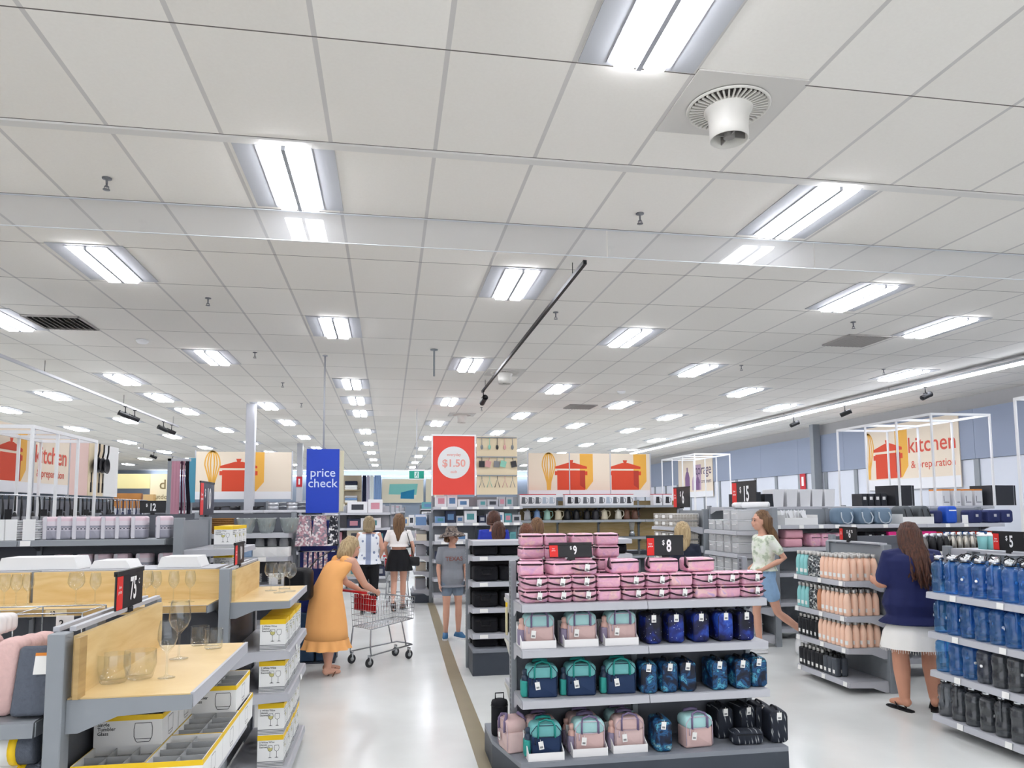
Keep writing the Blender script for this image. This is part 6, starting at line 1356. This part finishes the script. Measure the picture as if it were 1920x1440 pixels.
def cart(label,x,y,rot,s=1.0):
    t=thing('shopping_cart',label,'shopping cart',(x,y,0),rot); t.scale=(s,)*3
    # local: -y is the way it rolls
    def quad(y,z0,z1,w0,w1): return [(-w0/2,y,z0),(w0/2,y,z0),(w1/2,y,z1),(-w1/2,y,z1)]
    R0=quad(.34,.50,.98,.44,.54); F0=quad(-.42,.56,.86,.34,.40)
    b=MB(); w=.0028
    def lerp(a,c,u): return tuple(a[i]+(c[i]-a[i])*u for i in range(3))
    for A,B,C,D,nu,nv in ((R0[0],R0[3],F0[0],F0[3],16,6),(R0[1],R0[2],F0[1],F0[2],16,6),(R0[0],R0[1],F0[0],F0[1],16,8),(F0[0],F0[3],F0[1],F0[2],8,6),(R0[0],R0[3],R0[1],R0[2],9,6)):
        for i in range(nu+1): b.tube([lerp(A,C,i/nu),lerp(B,D,i/nu)],w,4)
        for i in range(nv+1): u=i/nv; b.tube([lerp(A,B,u),lerp(C,D,u)],w,4)
    obj('wire_basket',b.mesh('wire_basket',chrome),t)
    b=MB()
    for A,B in ((R0[3],F0[3]),(R0[2],F0[2]),(F0[3],F0[2]),(R0[3],R0[2]),(R0[0],F0[0]),(R0[1],F0[1]),(F0[0],F0[1])): b.tube([A,B],.006,6)
    for sx in (-1,1): b.tube([(sx*.2,.34,.5),(sx*.22,.36,.25),(sx*.24,.36,.16),(sx*.17,-.4,.2),(0,-.42,.2)],.011,7); b.tube([(sx*.27,.34,.98),(sx*.26,.47,1.0)],.01,6); b.tube([(sx*.16,-.3,.2),(sx*.16,-.22,.53)],.009,6)
    obj('chassis',b.mesh('chassis',mat('cart_steel','#9a9da1',.3,.9)),t)
    b=MB(); b.tube([(-.28,.48,1.0),(.28,.48,1.0)],.017,10); obj('handle',b.mesh('handle',mat('cart_red','#d2222a',.4)),t)
    b=MB(); b.box(-.24,.24,.29,.3,.72,.94); obj('child_seat_flap',b.mesh('child_seat_flap',mat('cart_red','#d2222a',.4)),t)
    wh=MB(); wh.T=Matrix.Rotation(pi/2,4,'Y'); wh.lathe([(0,-.012),(.03,-.014),(.055,-.014),(.0625,-.008),(.0625,.008),(.055,.014),(.03,.014),(0,.012)],20); wm=wh.mesh('wheel',mat('tyre','#2b2c2f',.6)); 
    hb=MB(); hb.T=Matrix.Rotation(pi/2,4,'Y'); hb.lathe([(0,-.0155),(.028,-.0155),(.028,.0155),(0,.0155)],14); hm=hb.mesh('hub',mat('hub_grey','#a4a6a8',.4)); fk=MB(); fk.box(-.022,-.016,-.012,.012,-.0,.09); fk.box(.016,.022,-.012,.012,0,.09); fk.box(-.022,.022,-.015,.015,.085,.1); fm=fk.mesh('fork',chrome)
    for px_,py_ in ((-.2,.36),(.2,.36),(-.15,-.36),(.15,-.36)): obj('fork',fm,obj('wheel',wm,t,(px_,py_,.0635))); 
    for c in [c for c in t.children if c.name.startswith('wheel')]: obj('hub',hm,c)
    return t
def people():
    blond=hairmat('hair_blond','#8d7350','#cbb48a'); brown=hairmat('hair_brown','#4a3222','#8a6543'); dark=hairmat('hair_dark','#2a1712','#5c3524'); lightbr=hairmat('hair_light_brown','#4a3223','#856443')
    # 1 the woman in the orange dress
    J=pose(pel=(0,.06,.92),wai=(0,.02,1.06),che=(0,-.09,1.2),nek=(0,-.2,1.31),hed=(0,-.275,1.415),hp=radians(22),hy=radians(-6),
      shL=(.165,-.17,1.26),elL=(.2,-.33,1.0),wrL=(.15,-.50,.90),shR=(-.165,-.17,1.26),elR=(-.21,-.32,.99),wrR=(-.15,-.51,.90),
      hipL=(.085,.05,.88),hipR=(-.085,.05,.88),kneL=(.09,.02,.48),kneR=(-.09,.05,.48),ankL=(.09,-.03,.1),ankR=(-.09,.09,.1))
    om=mat('orange_linen','#ffb66e',.85,var=.05,vscale=9,bump=.1)
    b=MB(); L=spine(J,1.16,.016); body=[(0,.05,.40,.255,.235),(0,.055,.55,.25,.225),(0,.06,.75,.225,.2)]+[q for q in L if q[2]>.9]; n=body[-1]; body[-1]=(n[0],n[1]-.0,n[2]-.03,.085,.08)
    b.loft([[(x+(rx)*cos(2*pi*i/40),y+(ry)*sin(2*pi*i/40),z) for i in range(40)] for x,y,z,rx,ry in body],0,True)
    for s in 'LR': limb(b,[mid(J['che'],J['sh'+s],.5)+V(0,0,.04),J['sh'+s]*.92+J['che']*.08],[.068,.06])
    dress=('dress',b.mesh('dress',om)); f=MB(); rings(f,[(0,.05,.30,.285,.265),(0,.05,.345,.268,.248),(0,.05,.41,.258,.238)],96,wave=[.02,.013,.003],cap=False); fr=('hem_ruffle',f.mesh('hem_ruffle',om))
    bg=MB(); bg.T=Matrix.Translation((.10,.36,.86))@RZ(radians(15)); bg.rbox(.34,.16,.36,.06,.04,bulge=.01); bagp=('shoulder_bag',bg.mesh('shoulder_bag',mat('black_leather','#101014',.5)))
    st=MB(); st.tube([(.1,.3,1.13),(.1,.13,1.3),(.1,-.1,1.405),(.1,-.2,1.36)],.012,6,flat=.5); strap=('bag_strap',st.mesh('bag_strap',black))
    sd=mat('tan_sandal','#6f4a35',.6)
    person('woman in a sleeveless orange dress stooping over a red-handled shopping cart',-.62,8.46,radians(128),J,[(dress[0],dress[1],[fr]),hair(J,blond,.10,taper=.1),bagp,strap,flipflop(J,'L',sd,'sandal'),flipflop(J,'R',sd,'sandal')],.97,1.1)
    cart('shopping cart with red handle pushed by the woman in orange',-.06,9.04,radians(128),.86)
    # 2 floral top
    J=pose(elL=(.24,.0,1.12),wrL=(.2,-.2,1.0),elR=(-.24,0,1.12),wrR=(-.2,-.2,1.0),hed=(0,-.01,1.57))
    k=NT('floral_print',rough=.8); v=k.coords(False,(1,1,1)); vo=k.n('TexVoronoi'); vo.inputs['Scale'].default_value=9; k.l(v,vo.inputs['Vector']); sp=k.n('SeparateXYZ'); k.l(v,sp.inputs[0])
    a=k.val('LESS_THAN',vo.outputs['Distance'],.22); c=k.val('LESS_THAN',k.val('ABSOLUTE',sp.outputs[0]),.045); f=k.val('MAXIMUM',k.val('MULTIPLY',a,.8),k.val('MULTIPLY',c,.7)); k.base(k.ramp(f,[(0,'#eef1f6'),(.7,'#8f9ab6'),(1,'#7d89a8')]))
    person('woman in a white and blue floral top with her back turned, in the aisle',-.33,13.2,radians(178),J,[shirt(J,1.08,k.m,.86,0,.02,'top',.03),legs_cloth(J,1.08,mat('black_trouser','#0f0f13',.85),.78),hair(J,hairmat('hair_ash','#6b5a45','#a8946f'),.09,taper=.1),shoe(J,'L',black,black),shoe(J,'R',black,black)],1.0,1.05,vox=.01)
    # 3 white crop top
    J=pose(elL=(.25,.03,1.12),wrL=(.22,-.12,.93),elR=(-.25,.03,1.12),wrR=(-.23,-.1,.92),kneR=(-.07,-.06,.5),ankR=(-.06,-.1,.1),kneL=(.08,.02,.5),ankL=(.07,.22,.18),footL=(0,-.8,-.6))
    bs=MB(); bs.rbox(.2,.09,.16,.03,.02,c=(-.27,.03,.78)); 
    person('young woman in a white crop top and black skirt walking away down the aisle',.2,13.5,radians(172),J,[shirt(J,.95,mat('white_tee','#f3efeb',.8,bump=.1),1.12,.5,.018,'crop_top',.025),skirt(J,.97,mat('black_skirt','#121216',.85),1.07,.70,flare=.05,wave=.014),hair(J,lightbr,.30,back=.02,taper=.5),('shoulder_bag',bs.mesh('shoulder_bag',black)),drawn(Matrix.Identity(4),[(-.27,.03,.94),(-.2,.1,1.2),(-.13,.05,1.42),(-.15,-.06,1.38)],.007,black,'bag_strap'),shoe(J,'L',mat('brown_sandal','#5a3a2c',.6),black,'sandal'),shoe(J,'R',mat('brown_sandal','#5a3a2c',.6),black,'sandal')],1.02,.93,vox=.01)
    cart('second shopping cart, farther down the aisle before the woman in white',.18,14.4,radians(180),.95)
    # 4 child in a hat
    J=pose(hy=radians(34),hp=radians(4),elL=(.21,.02,1.1),wrL=(.2,-.1,.9),elR=(-.215,.02,1.1),wrR=(-.205,-.03,.86),footR=(-.25,-1,0),footL=(.45,-1,0))
    gm=mat('grey_tee','#8d9097',.85,var=.06,vscale=30,bump=.1); T=headT(J)
    h=MB(); h.T=T@Matrix.Translation((0,.01,.012))@Matrix.Rotation(radians(-11),4,'X'); h.lathe([(.21,-.02),(.185,.022),(.1,.06),(.097,.075),(.092,.12),(.07,.145),(0,.152)],28,cap=False); h.lathe([(.208,-.022),(.182,.018),(.095,.055)],28,cap=False)
    k=NT('hat_print',rough=.9); v=k.coords(False); vo=k.n('TexVoronoi'); vo.inputs['Scale'].default_value=38; k.l(v,vo.inputs['Vector']); k.base(k.ramp(vo.outputs['Color'],[(.3,'#6f635c'),(.55,'#8b7f76'),(.7,'#3f3a3c'),(.85,'#a99c90')],'CONSTANT'))
    tx=text_mesh('TEXAS',.088,mat('rust_letter','#8e5148',.8),.001,1.05); bl=mat('blue_sneaker','#356a94',.6)
    n=MB()
    txo=('shirt_lettering',tx,None,'arched rust lettering',(0,-.152,1.235),(radians(-4),0,0))
    person('child in a brown bucket hat and grey TEXAS shirt standing in the aisle',.9,10.4,radians(6),J,[shirt(J,.97,gm,.80,.62,.03,'tee_shirt',.02,sl_r=.076),txo,legs_cloth(J,.95,mat('grey_shorts','#7f8ea0',.85),.22,'shorts',.02),hair(J,brown,.03),('bucket_hat',h.mesh('bucket_hat',k.m)),shoe(J,'L',bl,white_g),shoe(J,'R',bl,white_g)],.905,.9,face=True,legs=1.0)
    # 5 walking girl in profile
    J=pose(hy=0,elL=(.2,.17,1.14),wrL=(.17,-.08,1.02),elR=(-.2,.14,1.14),wrR=(-.16,-.1,1.0),kneR=(-.09,-.06,.5),ankR=(-.09,-.03,.1),kneL=(.09,.12,.5),ankL=(.09,.46,.25),footL=(0,-.55,-.84),hipL=(.085,.0,.9))
    k=NT('pale_leaf_print',rough=.85); v=k.coords(False); nz=k.n('TexNoise'); nz.inputs['Scale'].default_value=16; k.l(v,nz.inputs['Vector']); k.base(k.ramp(nz.outputs['Fac'],[(.42,'#eef0e6'),(.55,'#dfe6d2'),(.62,'#b9c4ad')]))
    person('girl with long brown hair in pale tee and denim shorts walking left',4.60,8.5,radians(-92),J,[shirt(J,.92,k.m,.99,.62,.022,'tee_shirt',.015),legs_cloth(J,.93,mat('denim','#8fb0d2',.85,var=.12,vscale=25),.25,'denim_shorts',.02),hair(J,lightbr,.33,back=.1,taper=.5),shoe(J,'L',white_g,white_g),shoe(J,'R',white_g,white_g)],1.04,.9,face=True,legs=.92)
    # 6 woman in navy
    J=pose(elL=(.25,-.02,1.1),wrL=(.23,-.24,1.12),elR=(-.25,-.04,1.12),wrR=(-.25,-.28,1.1),shL=(.18,.01,1.35),shR=(-.18,.01,1.35),hipL=(.11,0,.88),hipR=(-.11,0,.88),kneL=(.13,-.01,.48),kneR=(-.13,-.01,.48),ankL=(.13,.03,.115),ankR=(-.13,.03,.115),hed=(0,-.03,1.53),hp=radians(10),footL=(.35,-1,0),footR=(-.5,-1,0))
    nm=mat('navy_top','#131c4e',.8,var=.06,vscale=9,bump=.05)
    sk=skirt(J,1.26,mat('white_denim','#efece6',.85,var=.03,bump=.1),.80,.55,flare=.05,wave=.008)
    fg=MB(); rr=random.Random(3)
    for i in range(90):
        a=2*pi*i/90; x=(.18*1.26+.064)*cos(a); y=(.18*1.008+.064)*sin(a); fg.tube([(x,y,.552),(x*1.01,y*1.01,.552-.015-.02*rr.random())],.0022,3)
    person('woman in a navy top and frayed white denim skirt browsing drink bottles',4.68,5.98,radians(168),J,[shirt(J,1.30,nm,.76,.72,.048,'blouse',.04,sl_r=.07),(sk[0],sk[1],[('frayed_hem',fg.mesh('frayed_hem',mat('white_denim','#efece6',.85)))]),hair(J,dark,.42,back=.13,wavy=.022,taper=-.25),flipflop(J,'L',black),flipflop(J,'R',black)],1.0,1.16,SKIN2,legs=1.12)
    # shoppers glimpsed over the shelving
    J=pose(); 
    person('blond woman in a dark patterned top glimpsed behind the 8 dollar sign',3.66,8.75,radians(150),J,[shirt(J,1.05,mat('dark_pattern','#1d2233',.85,var=.5,vscale=22),.85,.5),legs_cloth(J,1.05,mat('black_trouser','#0f0f13',.85),.9),hair(J,blond,.20,taper=.2),shoe(J,'L',black,black),shoe(J,'R',black,black)],.96,1.0,vox=.012,hands=True)
    cp=MB(); T=headT(J); cp.T=T; cp.lathe([(.097,.02),(.1,.05),(.088,.1),(.05,.13),(0,.135)],22,cap=False); cp.loft([[(x,-.07-.11*s*(1-(x/.08)**2),.03+.0*s) for x in (-.08,-.05,-.02,.02,.05,.08)] for s in (0,.5,1)],cap=False,closed=False); bnd=MB(); bnd.T=T; bnd.lathe([(.099,.012),(.1,.03)],22,cap=False)
    person('man in a grey cap and royal blue shirt seen over the black bag shelving',1.66,11.55,radians(170),J,[shirt(J,1.15,mat('royal_blue','#2436a8',.8),.85,.5),legs_cloth(J,1.1,mat('navy_trouser','#242a38',.85),.95),hair(J,dark,.0),('cap',cp.mesh('cap',mat('cap_grey','#6d6268',.85)),[('cap_band',bnd.mesh('cap_band',mat('cap_band','#c9c0bb',.8)))]),shoe(J,'L',black,white_g),shoe(J,'R',black,white_g)],1.045,1.05,vox=.012)
    for x,y,s,m,h,l,c in ((1.58,10.5,.955,dark,.2,'woman with a dark ponytail seen just before the man in the cap','#3a3436'),(1.85,9.75,.945,hairmat('hair_auburn','#4a2a1c','#7b4a30'),.15,'auburn-haired shopper glimpsed above the pink lunch bags, left of two','#47362f'),(2.2,10.75,.985,brown,.18,'brown-haired shopper glimpsed above the pink lunch bags, right of two','#5c4a3b')):
        person(l,x,y,radians(165),J,[shirt(J,1.0,mat('top_'+c[1:],c,.85),.85,.5),legs_cloth(J,1.0,mat('navy_trouser','#242a38',.85),.95),hair(J,m,h,taper=.6),shoe(J,'L',black,white_g),shoe(J,'R',black,white_g)],s,.97,vox=.012)
camera(); people(); room(); fittings(); zone_glass(); zone_canisters(); zone_center(); zone_bottles(); zone_far(); zone_right_back()
